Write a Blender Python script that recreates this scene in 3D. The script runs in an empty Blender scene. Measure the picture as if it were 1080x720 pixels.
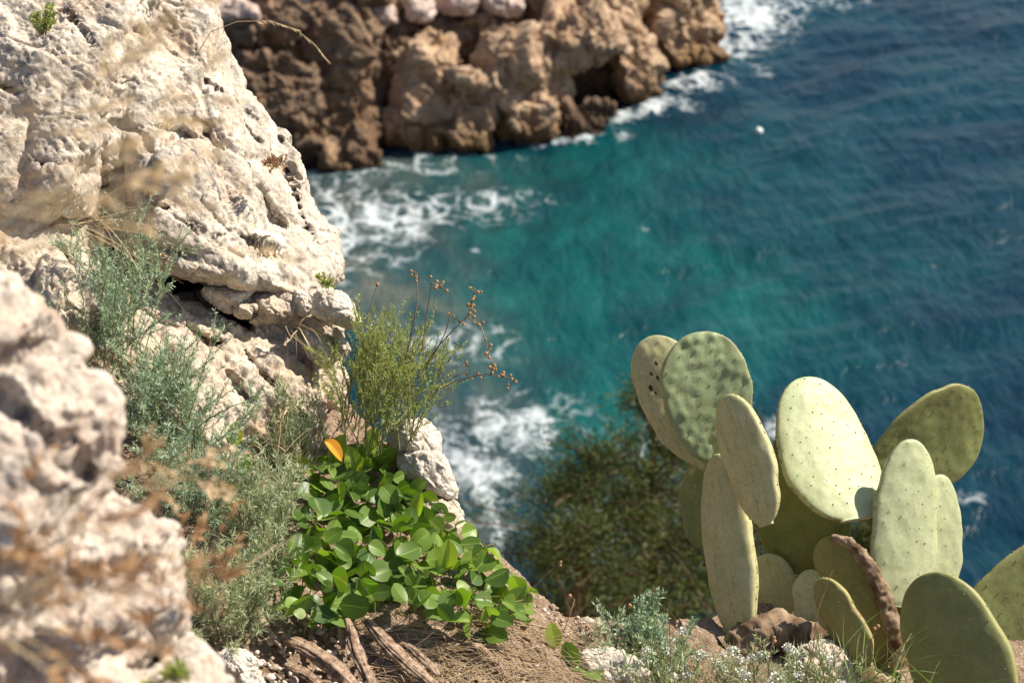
import bpy, math, random
import numpy as np
import openvdb
from mathutils import Vector, Matrix

random.seed(7)
RNG = np.random.default_rng(7)
sc = bpy.context.scene
COL = sc.collection
PI = math.pi

# ------------------------------------------------------------------ camera frame
HC = 15.0                                   # camera height above the sea
PITCH = math.radians(30)
CAM = np.array([0.0, 0.0, HC])
RV = np.array([1.0, 0, 0])
FV = np.array([0, math.cos(PITCH), -math.sin(PITCH)])
UV = np.array([0, math.sin(PITCH), math.cos(PITCH)])
FPX = 2015.0


def at(px, py, d):
    return CAM + d * (FV + (px - 540) / FPX * RV + (360 - py) / FPX * UV)


def cv(r, u, b):
    v = r * RV + u * UV - b * FV
    return v / np.linalg.norm(v)


def sea_point(px, py, z=0.0):
    v = FV + (px - 540) / FPX * RV + (360 - py) / FPX * UV
    return CAM + v * ((z - HC) / v[2])


def nrm(v):
    v = np.asarray(v, float)
    return v / max(np.linalg.norm(v), 1e-12)


# ------------------------------------------------------------------ noise
def _hash(i, j, k, seed):
    h = (i.astype(np.uint32) * np.uint32(73856093)) ^ (j.astype(np.uint32) * np.uint32(19349663)) ^ \
        (k.astype(np.uint32) * np.uint32(83492791)) ^ np.uint32((seed * 2654435761) & 0xffffffff)
    h ^= h >> np.uint32(15); h *= np.uint32(2246822519); h ^= h >> np.uint32(13)
    h *= np.uint32(3266489917); h ^= h >> np.uint32(16)
    return h


_G = np.random.default_rng(3).normal(size=(256, 3))
_G = (_G / np.linalg.norm(_G, axis=1)[:, None]).astype(np.float32)


def pnoise(P, seed=0):
    P = np.asarray(P, np.float32)
    I = np.floor(P); f = P - I; I = I.astype(np.int64)
    w = f * f * f * (f * (f * 6 - 15) + 10)
    out = np.zeros(len(P), np.float32)
    for a in (0, 1):
        wa = w[:, 0] if a else 1 - w[:, 0]
        for b in (0, 1):
            wb = w[:, 1] if b else 1 - w[:, 1]
            for c in (0, 1):
                wc = w[:, 2] if c else 1 - w[:, 2]
                g = _G[_hash(I[:, 0] + a, I[:, 1] + b, I[:, 2] + c, seed) & np.uint32(255)]
                out += wa * wb * wc * (g[:, 0] * (f[:, 0] - a) + g[:, 1] * (f[:, 1] - b) + g[:, 2] * (f[:, 2] - c))
    return out * 1.5


def fbm(P, freq, octv, seed=0, gain=.5, lac=2.03):
    P = np.asarray(P, np.float32)
    o = np.zeros(len(P), np.float32); a = 1.0; f = freq
    for k in range(octv):
        o += a * pnoise(P * f, seed + k * 17); a *= gain; f *= lac
    return o


def ridge(P, freq, octv, seed=0, gain=.5):
    o = np.zeros(len(P), np.float32); a = 1.0; f = freq
    for k in range(octv):
        o += a * (1 - 2 * np.abs(pnoise(np.asarray(P, np.float32) * f, seed + k * 31))); a *= gain; f *= 2.1
    return o


def _bspl(xs, f, off):
    t = xs * f + off; i0 = np.floor(t).astype(int); fr = t - i0
    base = i0.min() - 1; n = i0.max() + 3 - base
    M = np.zeros((len(xs), n + 1), np.float32)
    r = np.arange(len(xs))
    for k, wgt in enumerate(((1 - fr) ** 3 / 6, (3 * fr ** 3 - 6 * fr ** 2 + 4) / 6,
                             (-3 * fr ** 3 + 3 * fr ** 2 + 3 * fr + 1) / 6, fr ** 3 / 6)):
        M[r, i0 - 1 + k - base] = wgt
    return M


def gridnoise(xs, ys, zs, f, seed):
    """smooth random field on a regular grid (cubic splines over a random lattice)"""
    g = np.random.default_rng(seed)
    o = g.uniform(0, 1, 3)
    fx, fy, fz = (f, f, f) if np.isscalar(f) else f
    A, B, Cc = _bspl(xs, fx, o[0]), _bspl(ys, fy, o[1]), _bspl(zs, fz, o[2])
    L = g.uniform(-1, 1, (A.shape[1], B.shape[1], Cc.shape[1])).astype(np.float32) * 2.2
    t = np.tensordot(A, L, (1, 0)); t = np.tensordot(t, B, (1, 1)); t = np.tensordot(t, Cc, (1, 1))
    return t


def facets(P, freq, seed):
    """random tilted planes in Voronoi cells: chipped, blocky relief (height, distance to the cell border)"""
    Q = np.asarray(P, np.float32) * np.float32(freq); I = np.floor(Q).astype(np.int64)
    b1 = np.full(len(Q), 9e9, np.float32); b2 = b1.copy(); h = np.zeros(len(Q), np.float32)
    for a in (-1, 0, 1):
        for b in (-1, 0, 1):
            for c in (-1, 0, 1):
                k = _hash(I[:, 0] + a, I[:, 1] + b, I[:, 2] + c, seed)
                j = np.stack([(k & np.uint32(1023)), (k >> np.uint32(10)) & np.uint32(1023), (k >> np.uint32(20)) & np.uint32(1023)], 1).astype(np.float32) / 1023
                dv = Q - (I + np.array([a, b, c]) + j).astype(np.float32)
                d = (dv * dv).sum(1)
                g = _G[(k >> np.uint32(7)) & np.uint32(255)]
                hh = (dv * g).sum(1) + (j[:, 0] - .5) * .35
                new = d < b1
                b2 = np.where(new, b1, np.minimum(b2, d)); h = np.where(new, hh, h); b1 = np.where(new, d, b1)
    return h, np.sqrt(b2) - np.sqrt(b1)


def biggest_piece(V, Q):
    lab = np.arange(len(V)); E = np.concatenate([Q[:, [0, 1]], Q[:, [1, 2]], Q[:, [2, 3]], Q[:, [3, 0]]])
    while True:
        m = np.minimum(lab[E[:, 0]], lab[E[:, 1]]); new = lab.copy()
        np.minimum.at(new, E[:, 0], m); np.minimum.at(new, E[:, 1], m)
        new = new[new]; new = new[new]
        if (new == lab).all(): break
        lab = new
    keep = np.bincount(lab).argmax(); kv = lab == keep; idx = np.cumsum(kv) - 1
    return V[kv], idx[Q[kv[Q[:, 0]]]]


def sstep(a, b, x):
    t = np.clip((x - a) / (b - a), 0, 1)
    return t * t * (3 - 2 * t)


# ------------------------------------------------------------------ object helpers
def link_mesh(name, V, Fs, mat, parent=None, smooth=True, origin=None, mats=None, midx=None):
    V = np.asarray(V, np.float64)
    if origin is None:
        origin = (np.array([V[:, 0].mean(), V[:, 1].mean(), V[:, 2].min()]) if parent is None else np.zeros(3))
    V = V - origin
    me = bpy.data.meshes.new(name)
    if isinstance(Fs, np.ndarray):
        n, k = Fs.shape
        me.vertices.add(len(V)); me.vertices.foreach_set('co', V.astype(np.float32).ravel())
        me.loops.add(n * k); me.loops.foreach_set('vertex_index', Fs.astype(np.int32).ravel())
        me.polygons.add(n); me.polygons.foreach_set('loop_start', np.arange(0, n * k, k, dtype=np.int32))
    else:
        me.from_pydata(V.tolist(), [], [list(map(int, f)) for f in Fs])
    me.update(); me.validate()
    if smooth:
        me.polygons.foreach_set('use_smooth', np.ones(len(me.polygons), bool))
    for m in (mats or [mat]):
        me.materials.append(m)
    if midx is not None:
        me.polygons.foreach_set('material_index', np.asarray(midx, np.int32))
    o = bpy.data.objects.new(name, me); COL.objects.link(o)
    o.location = origin
    if parent is not None:
        o.parent = parent
    return o


def tag(o, label=None, cat=None, group=None, kind=None):
    if label: o['label'] = label
    if cat: o['category'] = cat
    if group: o['group'] = group
    if kind: o['kind'] = kind
    return o


def empty(name, loc, label, cat, group=None):
    o = bpy.data.objects.new(name, None); COL.objects.link(o)
    o.location = loc; o.empty_display_size = .05
    return tag(o, label, cat, group)


def child(name, V, Fs, mat, parent, **kw):
    """part of a thing, vertices given in world space"""
    loc = np.array(parent.location)
    return link_mesh(name, np.asarray(V) - loc, Fs, mat, parent, origin=np.zeros(3), **kw)


def fattr(o, name, vals):
    a = o.data.attributes.new(name, 'FLOAT', 'POINT')
    a.data.foreach_set('value', np.asarray(vals, np.float32))


def sub_mesh(V, Q):
    """one Catmull-Clark level through the modifier"""
    me = bpy.data.meshes.new('work'); n = len(Q)
    me.vertices.add(len(V)); me.vertices.foreach_set('co', V.astype(np.float32).ravel())
    me.loops.add(n * 4); me.loops.foreach_set('vertex_index', Q.astype(np.int32).ravel())
    me.polygons.add(n); me.polygons.foreach_set('loop_start', np.arange(0, n * 4, 4, dtype=np.int32))
    me.update()
    ob = bpy.data.objects.new('work', me); COL.objects.link(ob)
    md = ob.modifiers.new('s', 'SUBSURF'); md.levels = 1; md.render_levels = 1
    dg = bpy.context.evaluated_depsgraph_get()
    em = bpy.data.meshes.new_from_object(ob.evaluated_get(dg))
    V2 = np.empty(len(em.vertices) * 3, np.float32); em.vertices.foreach_get('co', V2)
    Q2 = np.empty(len(em.loops), np.int32); em.loops.foreach_get('vertex_index', Q2)
    bpy.data.objects.remove(ob); bpy.data.meshes.remove(me); bpy.data.meshes.remove(em)
    return V2.reshape(-1, 3), Q2.reshape(-1, 4)


def vnormals(V, Q):
    a, b, c, d = (V[Q[:, i]] for i in range(4))
    n = np.cross(c - a, d - b)
    N = np.zeros_like(V)
    for i in range(4):
        np.add.at(N, Q[:, i], n)
    return N / np.maximum(np.linalg.norm(N, axis=1), 1e-12)[:, None]


# ------------------------------------------------------------------ materials
class NT:
    def __init__(s, name):
        s.m = bpy.data.materials.new(name); s.m.use_nodes = True
        s.t = s.m.node_tree; s.t.nodes.clear()
        s.out = s.n('ShaderNodeOutputMaterial')

    def n(s, typ, **kw):
        x = s.t.nodes.new(typ)
        for k, v in kw.items():
            setattr(x, k, v)
        return x

    def l(s, a, b):
        s.t.links.new(a, b)

    def inp(s, node, key, v):
        if hasattr(v, 'links') or isinstance(v, bpy.types.NodeSocket):
            s.l(v, node.inputs[key])
        else:
            node.inputs[key].default_value = v

    def noise(s, vec, scale, detail=4, rough=.55, dist=0.0):
        x = s.n('ShaderNodeTexNoise'); s.l(vec, x.inputs['Vector'])
        x.inputs['Scale'].default_value = scale; x.inputs['Detail'].default_value = detail
        x.inputs['Roughness'].default_value = rough; x.inputs['Distortion'].default_value = dist
        return x.outputs['Fac']

    def voro(s, vec, scale, feature='F1', rnd=1.0):
        x = s.n('ShaderNodeTexVoronoi'); s.l(vec, x.inputs['Vector']); x.feature = feature
        x.inputs['Scale'].default_value = scale; x.inputs['Randomness'].default_value = rnd
        return x.outputs['Distance']

    def ramp(s, fac, stops, interp='LINEAR'):
        x = s.n('ShaderNodeValToRGB'); s.l(fac, x.inputs['Fac']); r = x.color_ramp; r.interpolation = interp
        while len(r.elements) < len(stops):
            r.elements.new(.5)
        for e, (p, c) in zip(r.elements, stops):
            e.position = p; e.color = (c, c, c, 1) if np.isscalar(c) else (*c, 1)
        return x.outputs['Color']

    def mix(s, fac, a, b, blend='MIX'):
        x = s.n('ShaderNodeMix', data_type='RGBA', blend_type=blend)
        s.inp(x, 0, fac)
        for i, v in ((6, a), (7, b)):
            if isinstance(v, tuple): x.inputs[i].default_value = (*v, 1) if len(v) == 3 else v
            else: s.l(v, x.inputs[i])
        return x.outputs[2]

    def math(s, op, a, b=None, clamp=False):
        x = s.n('ShaderNodeMath', operation=op); x.use_clamp = clamp
        s.inp(x, 0, a)
        if b is not None: s.inp(x, 1, b)
        return x.outputs[0]

    def attr(s, name):
        x = s.n('ShaderNodeAttribute'); x.attribute_name = name
        return x.outputs['Fac']

    def coord(s, which='Object'):
        return s.n('ShaderNodeTexCoord').outputs[which]

    def bump(s, h, strength=.5, dist=.01, prev=None):
        x = s.n('ShaderNodeBump'); x.inputs['Strength'].default_value = strength
        x.inputs['Distance'].default_value = dist; s.l(h, x.inputs['Height'])
        if prev is not None: s.l(prev, x.inputs['Normal'])
        return x.outputs['Normal']

    def bsdf(s, color, rough=.8, spec=.3, normal=None, **kw):
        b = s.n('ShaderNodeBsdfPrincipled')
        if isinstance(color, tuple): b.inputs['Base Color'].default_value = (*color, 1)
        else: s.l(color, b.inputs['Base Color'])
        s.inp(b, 'Roughness', rough); b.inputs['Specular IOR Level'].default_value = spec
        if normal is not None: s.l(normal, b.inputs['Normal'])
        for k, v in kw.items(): s.inp(b, k, v)
        return b.outputs[0]

    def done(s, shader):
        s.l(shader, s.out.inputs['Surface']); return s.m


def rock_mat(name, pale=(.60, .545, .47), mid=(.46, .405, .345), grey=(.30, .28, .26), stain=(.42, .27, .16), sz=1.0,
             stain_amt=.5, bd=.006, dark_amt=.6, tide=None):
    t = NT(name); c = t.coord('Object')
    n1 = t.noise(c, 7 / sz, 5, .6, .4); n2 = t.noise(c, 26 / sz, 6, .65); n3 = t.noise(c, 95 / sz, 4, .6)
    col = t.mix(t.ramp(n1, [(.36, 0), (.62, 1)]), mid, pale)
    col = t.mix(t.ramp(n2, [(.46, 0), (.64, .75)]), col, grey)
    fl = t.ramp(t.noise(c, 48 / sz, 5, .7), [(.56, 0), (.66, dark_amt)])
    col = t.mix(fl, col, tuple(x * .55 for x in grey))
    st = t.ramp(t.noise(c, 4.3 / sz, 4, .65, .8), [(.53, 0), (.68, stain_amt)])
    col = t.mix(st, col, stain)
    wh = t.ramp(t.noise(c, 15 / sz, 3, .5), [(.58, 0), (.7, .6)])
    col = t.mix(wh, col, tuple(min(.8, x * 1.2) for x in pale))
    sp = t.ramp(n3, [(.3, .62), (.6, 1.08)])
    col = t.mix(1.0, col, sp, 'MULTIPLY')
    pk = t.ramp(t.noise(c, 10 / sz, 4, .6, 1.0), [(.5, 0), (.66, .45)]); col = t.mix(pk, col, (mid[0] * 1.02, mid[1] * .86, mid[2] * .78))
    dk = t.ramp(t.noise(c, 130 / sz, 5, .75), [(.60, 0), (.68, dark_amt)]); col = t.mix(dk, col, (.10, .085, .07))
    mp = t.n('ShaderNodeMapping'); t.l(c, mp.inputs['Vector']); mp.inputs['Rotation'].default_value = (.5, -.9, .3); mp.inputs['Scale'].default_value = (1, 4.5, 4.5)
    cr = t.ramp(t.noise(mp.outputs[0], 5 / sz, 6, .7, .5), [(.485, 0), (.5, .55), (.515, 0)]); col = t.mix(t.math('MULTIPLY', cr, t.ramp(n1, [(.45, 0), (.55, 1)])), col, (.11, .09, .075))
    if tide:                                   # wet, weed-stained band near the water line
        g = t.n('ShaderNodeNewGeometry'); sx = t.n('ShaderNodeSeparateXYZ'); t.l(g.outputs['Position'], sx.inputs[0])
        hz = t.math('ADD', sx.outputs['Z'], t.math('MULTIPLY', n1, -.9))
        band = t.n('ShaderNodeMapRange'); band.interpolation_type = 'SMOOTHSTEP'
        t.l(hz, band.inputs['Value']); band.inputs['From Min'].default_value = -.45; band.inputs['From Max'].default_value = .35
        band.inputs['To Min'].default_value = 1; band.inputs['To Max'].default_value = 0
        col = t.mix(band.outputs[0], col, tide)
    pit = t.ramp(t.voro(c, 60 / sz), [(.08, 0), (.32, 1)])
    pitm = t.math('MULTIPLY', pit, t.ramp(t.noise(c, 12 / sz, 2), [(.42, .2), (.6, 1)]))
    b1 = t.bump(n2, .55, bd * 2.2)
    b2 = t.bump(pitm, .35, bd * .7, b1)
    b3 = t.bump(t.noise(c, 210 / sz, 4, .7), .6, bd * .55, b2)
    return t.done(t.bsdf(col, .88, .18, b3))


def leaf_mat(name, lo, hi, trans=.35, rough=.5, spec=.35, tcol=None, vein=False):
    t = NT(name)
    r = t.attr('rnd'); col = t.mix(r, lo, hi)
    nz = t.noise(t.coord('Object'), 60, 3); col = t.mix(t.math('MULTIPLY', nz, .35), col, tuple(x * .55 for x in lo))
    nm = None
    if vein:
        u = t.attr('lv'); w = t.attr('lu')
        mid = t.ramp(t.math('ABSOLUTE', u), [(.02, 1), (.09, 0)])
        sv = t.n('ShaderNodeTexWave'); sv.wave_type = 'BANDS'
        cx = t.n('ShaderNodeCombineXYZ')
        t.l(t.math('SUBTRACT', w, t.math('MULTIPLY', t.math('ABSOLUTE', u), .35)), cx.inputs[0])
        t.l(cx.outputs[0], sv.inputs['Vector']); sv.inputs['Scale'].default_value = 2.6
        veins = t.math('MAXIMUM', mid, t.math('MULTIPLY', t.ramp(sv.outputs['Fac'], [(.86, 0), (1, 1)]), .10))
        col = t.mix(t.math('MULTIPLY', veins, .32), col, tuple(min(1, x * 1.9 + .03) for x in hi))
        nm = t.bump(veins, .3, .001)
        tip = t.ramp(t.noise(t.coord('Object'), 22, 3), [(.64, 0), (.72, .8)])
        col = t.mix(tip, col, (.16, .13, .035))
    b = t.bsdf(col, rough, spec, nm)
    tr = t.n('ShaderNodeBsdfTranslucent')
    tc = t.mix(1.0, col, (tcol or (1.25, 1.3, .5)), 'MULTIPLY'); t.l(tc, tr.inputs['Color'])
    if nm is not None: t.l(nm, tr.inputs['Normal'])
    mx = t.n('ShaderNodeMixShader'); mx.inputs[0].default_value = trans
    t.l(b, mx.inputs[1]); t.l(tr.outputs[0], mx.inputs[2])
    return t.done(mx.outputs[0])


def plain_mat(name, a, b, scale=40, rough=.8, spec=.2, bd=.002):
    t = NT(name); c = t.coord('Object')
    n = t.noise(c, scale, 4, .6)
    return t.done(t.bsdf(t.mix(t.ramp(n, [(.35, 0), (.65, 1)]), a, b), rough, spec, t.bump(n, .5, bd)))


def pad_mat(name, base, alt, mott=.35, streak=None, scar=.0, rough=.5):
    t = NT(name); c = t.coord('Object')
    n1 = t.noise(c, 16, 5, .6, .3); n2 = t.noise(c, 120, 3, .6)
    col = t.mix(t.ramp(n1, [(.35, 0), (.68, 1)]), base, alt)
    if streak:
        mp = t.n('ShaderNodeMapping'); t.l(c, mp.inputs['Vector']); mp.inputs['Scale'].default_value = (130, 130, 22)
        s1 = t.noise(mp.outputs[0], 1.0, 5, .7)
        col = t.mix(t.ramp(s1, [(.52, 0), (.68, mott)]), col, streak)
    col = t.mix(1.0, col, t.ramp(n2, [(.3, .86), (.7, 1.06)]), 'MULTIPLY')
    if scar is not None:
        s2 = t.ramp(t.noise(c, 21, 5, .65, .5), [(.70 - scar, 0), (.745 - scar, 1)])
        col = t.mix(s2, col, (.11, .062, .035))
    vein = t.attr('edge')
    col = t.mix(t.math('MULTIPLY', vein, .3), col, (.36, .30, .11))
    es = t.math('MULTIPLY', vein, t.ramp(t.noise(c, 38, 5, .7), [(.53, 0), (.62, .9)])); col = t.mix(es, col, (.20, .12, .07))
    fk = t.ramp(t.noise(c, 85, 4, .7), [(.66, 0), (.71, .55)]); col = t.mix(fk, col, (.20, .15, .07))
    b = t.bump(n1, .25, .004); b = t.bump(n2, .25, .0015, b)
    return t.done(t.bsdf(col, rough, .3, b))


M = {}
M['lime'] = rock_mat('limestone', (.64, .56, .455), (.45, .375, .30), (.26, .24, .215), dark_amt=.85)
M['lime_pale'] = rock_mat('pale_limestone', (.66, .60, .52), (.55, .48, .39), (.40, .36, .31), (.50, .34, .19), stain_amt=.55, dark_amt=.25)
M['lime_warm'] = rock_mat('warm_limestone', (.58, .50, .40), (.48, .38, .28), (.34, .29, .24), (.46, .28, .14), stain_amt=.8, dark_amt=.4)
M['lime_near'] = rock_mat('pinkish_limestone', (.60, .52, .44), (.46, .37, .30), (.30, .265, .235), (.42, .27, .17), sz=.8, stain_amt=.75)
M['head'] = rock_mat('brown_sea_rock', (.27, .18, .115), (.17, .108, .067), (.10, .072, .052), (.26, .145, .06), sz=9, stain_amt=.7, bd=.09, tide=(.055, .035, .02))
M['boulder'] = rock_mat('weathered_sea_boulder', (.58, .42, .28), (.44, .295, .18), (.23, .16, .11), (.50, .28, .10), sz=7, stain_amt=.65, bd=.07, tide=(.13, .075, .03))
M['bpale'] = rock_mat('pale_sea_boulder', (.62, .50, .44), (.54, .41, .35), (.40, .33, .29), (.5, .3, .2), sz=7, stain_amt=.35, bd=.05)

# ------------------------------------------------------------------ rocks: convex facets, cracks, noise -> mesh
def hull(pts):
    P = sorted(pts, key=lambda p: (p[0], p[1]))
    def half(P):
        h = []
        for p in P:
            while len(h) > 1 and (h[-1][0] - h[-2][0]) * (p[1] - h[-2][1]) - (h[-1][1] - h[-2][1]) * (p[0] - h[-2][0]) <= 0: h.pop()
            h.append(p)
        return h
    return half(P)[:-1] + half(P[::-1])[:-1]


def polytope(X, Y, Z, spec):
    pts = hull(spec['outline']); d0 = spec.get('d', 4.0); bev = math.radians(spec.get('bev', 24)); k = spec.get('k', .02)
    P = np.array([at(p[0], p[1], p[2] if len(p) > 2 else d0) for p in pts])
    cen = P.mean(0)
    planes = []
    for i in range(len(P)):
        a, b = P[i], P[(i + 1) % len(P)]
        mid = (a + b) / 2; w = nrm(mid - CAM); n0 = nrm(np.cross(b - a, w))
        if np.dot(n0, mid - cen) < 0: n0 = -n0
        planes.append((n0 * math.cos(bev) - w * math.sin(bev), mid))
        planes.append((n0 * math.cos(bev * .6) + w * math.sin(bev * .6), mid))
    for px, py, d, n in spec['fronts']:
        planes.append((cv(*n), at(px, py, d)))
    dirc = nrm(cen - CAM)
    planes.append((dirc, cen + dirc * spec.get('back', .3)))
    acc = None
    C3 = [(np.asarray(n, np.float32), np.float32(np.dot(n, p))) for n, p in planes]
    mx = None
    for n, c0 in C3:
        v = n[0] * X + n[1] * Y + n[2] * Z - c0
        mx = v if mx is None else np.maximum(mx, v, out=mx)
    msk = np.abs(mx) < 6 * k + .05
    x, y, z, m = X[msk], Y[msk], Z[msk], mx[msk]
    acc = np.zeros_like(m)
    for n, c0 in C3: acc += np.exp(np.maximum((n[0] * x + n[1] * y + n[2] * z - c0 - m) / np.float32(k), -30))
    mx[msk] = m + k * (np.log(acc) - .75)
    return mx, P, cen


ANI = [cv(.62, -.78, .1), cv(.78, .62, .1), cv(0, -.1, 1)]


def rock(name, specs, mat, label, cat='rock', group=None, res=.008, warp=.03, wf=4, gn=((9, .012), (22, .006)), cracks=(), sub=True,
         disp=.006, df=30, pit=.006, strata=None, kind=None, ku=.02, seed=1, fac=None, ckf=1.0):
    allP = []
    for s in specs:
        d0 = s.get('d', 4.0)
        P = [at(p[0], p[1], p[2] if len(p) > 2 else d0) for p in s['outline']]
        c = np.mean(P, 0); dirc = nrm(c - CAM)
        allP += [p + dirc * s.get('back', .3) for p in P] + P
        allP += [at(p[0], p[1], min(f[2] for f in s['fronts'])) for p in s['outline']]
    allP = np.array(allP); m = warp + 4 * res
    lo, hi = allP.min(0) - m, allP.max(0) + m
    xs, ys, zs = (np.arange(lo[i], hi[i], res).astype(np.float32) for i in range(3))
    shape = (len(xs), len(ys), len(zs))
    X = np.broadcast_to(xs[:, None, None], shape); Y = np.broadcast_to(ys[None, :, None], shape); Z = np.broadcast_to(zs[None, None, :], shape)
    if warp:
        Xw = X + warp * gridnoise(xs, ys, zs, wf, seed * 10 + 1) * .6 + warp * .35 * gridnoise(xs, ys, zs, wf * 2.3, seed * 10 + 4)
        Yw = Y + warp * gridnoise(xs, ys, zs, wf, seed * 10 + 2) * .6
        Zw = Z + warp * gridnoise(xs, ys, zs, wf, seed * 10 + 3) * .6 + warp * .35 * gridnoise(xs, ys, zs, wf * 2.3, seed * 10 + 5)
    else:
        Xw, Yw, Zw = X, Y, Z
    D = None
    for s in specs:
        E, _, _ = polytope(Xw, Yw, Zw, s)
        if D is None: D = E
        else:
            h = np.clip(.5 + .5 * (E - D) / ku, 0, 1); D = E * (1 - h) + D * h - ku * h * (1 - h)
    for i, (f, a) in enumerate(gn):
        D = D + a * gridnoise(xs, ys, zs, f, seed * 10 + 6 + i)
    if strata:
        n, fr, amp = strata; n = nrm(n)
        q = (Xw * n[0] + Yw * n[1] + Zw * n[2]) * fr + .8 * gridnoise(xs, ys, zs, 5 if res < .02 else .5, seed * 10 + 9)
        D = D - amp * .42 + amp * np.abs(np.sin(q * PI)) ** .6 * np.clip(.6 + .7 * gridnoise(xs, ys, zs, 3.5 if res < .02 else .4, seed + 77), 0, 1.4)
    if cracks:
        rel = [(X - CAM[0]), (Y - CAM[1]), (Z - CAM[2])]
        dep = sum(rel[i] * FV[i] for i in range(3))
        U_ = 540 + FPX * sum(rel[i] * RV[i] for i in range(3)) / dep
        V_ = 360 - FPX * sum(rel[i] * UV[i] for i in range(3)) / dep
        wob = gridnoise(xs, ys, zs, .12 / res / 1.0, seed + 99) * 2.0
        for poly, w0, dm in cracks:
            dist = None
            for (ax, ay), (bx, by) in zip(poly[:-1], poly[1:]):
                ex, ey = bx - ax, by - ay; L2 = ex * ex + ey * ey
                tt = np.clip(((U_ - ax) * ex + (V_ - ay) * ey) / L2, 0, 1)
                q = np.hypot(U_ - ax - tt * ex, V_ - ay - tt * ey)
                dist = q if dist is None else np.minimum(dist, q)
            dist = (dist + wob) * dep / FPX
            cut = w0 * np.clip(1 + D / dm, 0, 1.2) - dist
            kk = w0 * .5
            h = np.clip(.5 + .5 * (cut - D) / kk, 0, 1)
            D = D * (1 - h) + cut * h + kk * h * (1 - h)
        del U_, V_, dep, rel
    D = D.astype(np.float32)
    for ax in range(3):                                  # close the volume at its box
        for e in (0, -1):
            sl = [slice(None)] * 3; sl[ax] = e
            D[tuple(sl)] = np.maximum(D[tuple(sl)], res)
    g = openvdb.FloatGrid(float(max(res * 3, .01))); g.copyFromArray(D)
    pts, quads = g.convertToQuads(0.0)
    V = pts.astype(np.float64) * res + lo; Q = quads.astype(np.int64)
    N = vnormals(V, Q)
    if ((V - V.mean(0)) * N).sum() < 0: Q = Q[:, ::-1]
    V, Q = biggest_piece(V, Q)
    if sub: V, Q = sub_mesh(V, Q)
    V = np.asarray(V, np.float64); N = vnormals(V, Q)
    sd = seed * 7
    Va = np.stack([V @ ANI[0] * .45, V @ ANI[1] * 1.15, V @ ANI[2]], 1)
    h = disp * fbm(Va, df * .7, 5, sd, .58) + disp * .5 * (ridge(Va, df * .42, 4, sd + 3) - .6)
    h += disp * .55 * np.abs(fbm(V, df * 1.9, 2, sd + 13)) - disp * .1
    wv = .35 * fbm(V, df * .3, 2, sd + 21)
    ck = np.abs(pnoise(Va * df * .20 + wv[:, None], sd + 9)); ck2 = np.abs(pnoise(Va * df * .42 + wv[:, None], sd + 11))
    gate = sstep(-.05, .3, pnoise(V * df * .16, sd + 12)); gate2 = sstep(.0, .35, pnoise(V * df * .2, sd + 15))
    if fac:
        for ff, fa in fac:
            fh, fb = facets(V + .12 / ff * np.stack([fbm(V, ff * 1.5, 2, sd + 31), fbm(V, ff * 1.5, 2, sd + 32), fbm(V, ff * 1.5, 2, sd + 33)], 1), ff, sd + int(ff * 10))
            h += fa * (fh * sstep(0, .22, fb) - .25 * (1 - sstep(0, .10, fb)))
    h -= ckf * disp * 1.7 * (1 - sstep(0, .045, ck)) * gate + ckf * disp * .9 * (1 - sstep(0, .05, ck2)) * gate2
    p = fbm(V, df * 1.5, 2, sd + 5)
    h = h - pit * sstep(.34, .62, p) * sstep(-.1, .3, pnoise(V * df * .22, sd + 16))
    V = V + N * h[:, None]
    o = link_mesh(name, V, Q, mat)
    return tag(o, label, cat, group, kind)


LP = dict(bev=26)
# ---- the big pale outcrop, upper left
rock('rock_outcrop', [
    dict(outline=[(95, -110, 4.3), (165, -40, 4.4), (232, 44, 4.3), (240, 34, 4.3), (304, 98, 4.2), (348, 160, 4.15), (370, 213, 4.1), (386, 262, 4.05), (390, 306, 4.0), (305, 320, 3.98), (215, 302, 3.95), (150, 258, 3.92), (78, 222, 3.9), (60, 0, 4.2)],
         fronts=[(200, 190, 3.86, (.30, .30, .90)), (305, 200, 3.93, (.70, .35, .60)), (170, 60, 3.99, (.25, .62, .74)), (255, 285, 3.84, (.25, -.1, .95))], back=.42, k=.018, bev=28),
    dict(outline=[(-230, -160, 4.2), (170, -100, 4.3), (165, 120, 3.95), (128, 236, 3.86), (70, 224, 3.82), (0, 212, 3.8), (-230, 190, 3.75)],
         fronts=[(50, 150, 3.74, (.08, .36, .92)), (40, 40, 3.86, (.05, .62, .78))], back=.42, k=.018, bev=20),
    dict(outline=[(-230, -120, 4.4), (200, -60, 4.4), (270, 100, 4.3), (320, 250, 4.2), (300, 300, 4.15), (215, 292, 4.1), (100, 222, 4.05), (-230, 185, 4.0)], fronts=[(100, 170, 3.98, (.1, .4, .9))], back=.35, k=.018, bev=12)],
     M['lime'], 'large pale limestone outcrop with pitted face towering above the crevice', res=.0075, warp=.022, wf=4.0,
     gn=((6, .008), (14, .006), (40, .0025)), strata=((.5, -.2, .75), 9, .007), disp=.0042, df=36, pit=.0055, fac=((4.0, .038), (11, .011), (34, .0045), (75, .0025)),
     cracks=[([(106, 160), (110, 190), (107, 232)], .008, .10), ([(196, 122), (212, 130), (235, 165), (262, 178)], .0035, .04),
             ([(254, 128), (270, 150), (276, 152)], .005, .04), ([(272, 198), (290, 232), (300, 236)], .006, .04),
             ([(40, 172), (62, 178)], .006, .04), ([(140, 30), (190, 70), (240, 100), (300, 150)], .003, .03), ([(305, 175), (318, 230), (340, 262)], .002, .02),
             ([(150, 130), (195, 140), (225, 170), (240, 215)], .003, .03), ([(0, 90), (60, 110), (130, 100)], .003, .03), ([(210, 210), (240, 245), (290, 262), (330, 290)], .0032, .03),
             ([(60, 0), (120, 70), (128, 130)], .003, .03), ([(150, 200), (190, 235), (250, 255)], .003, .03)], seed=3)
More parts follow.
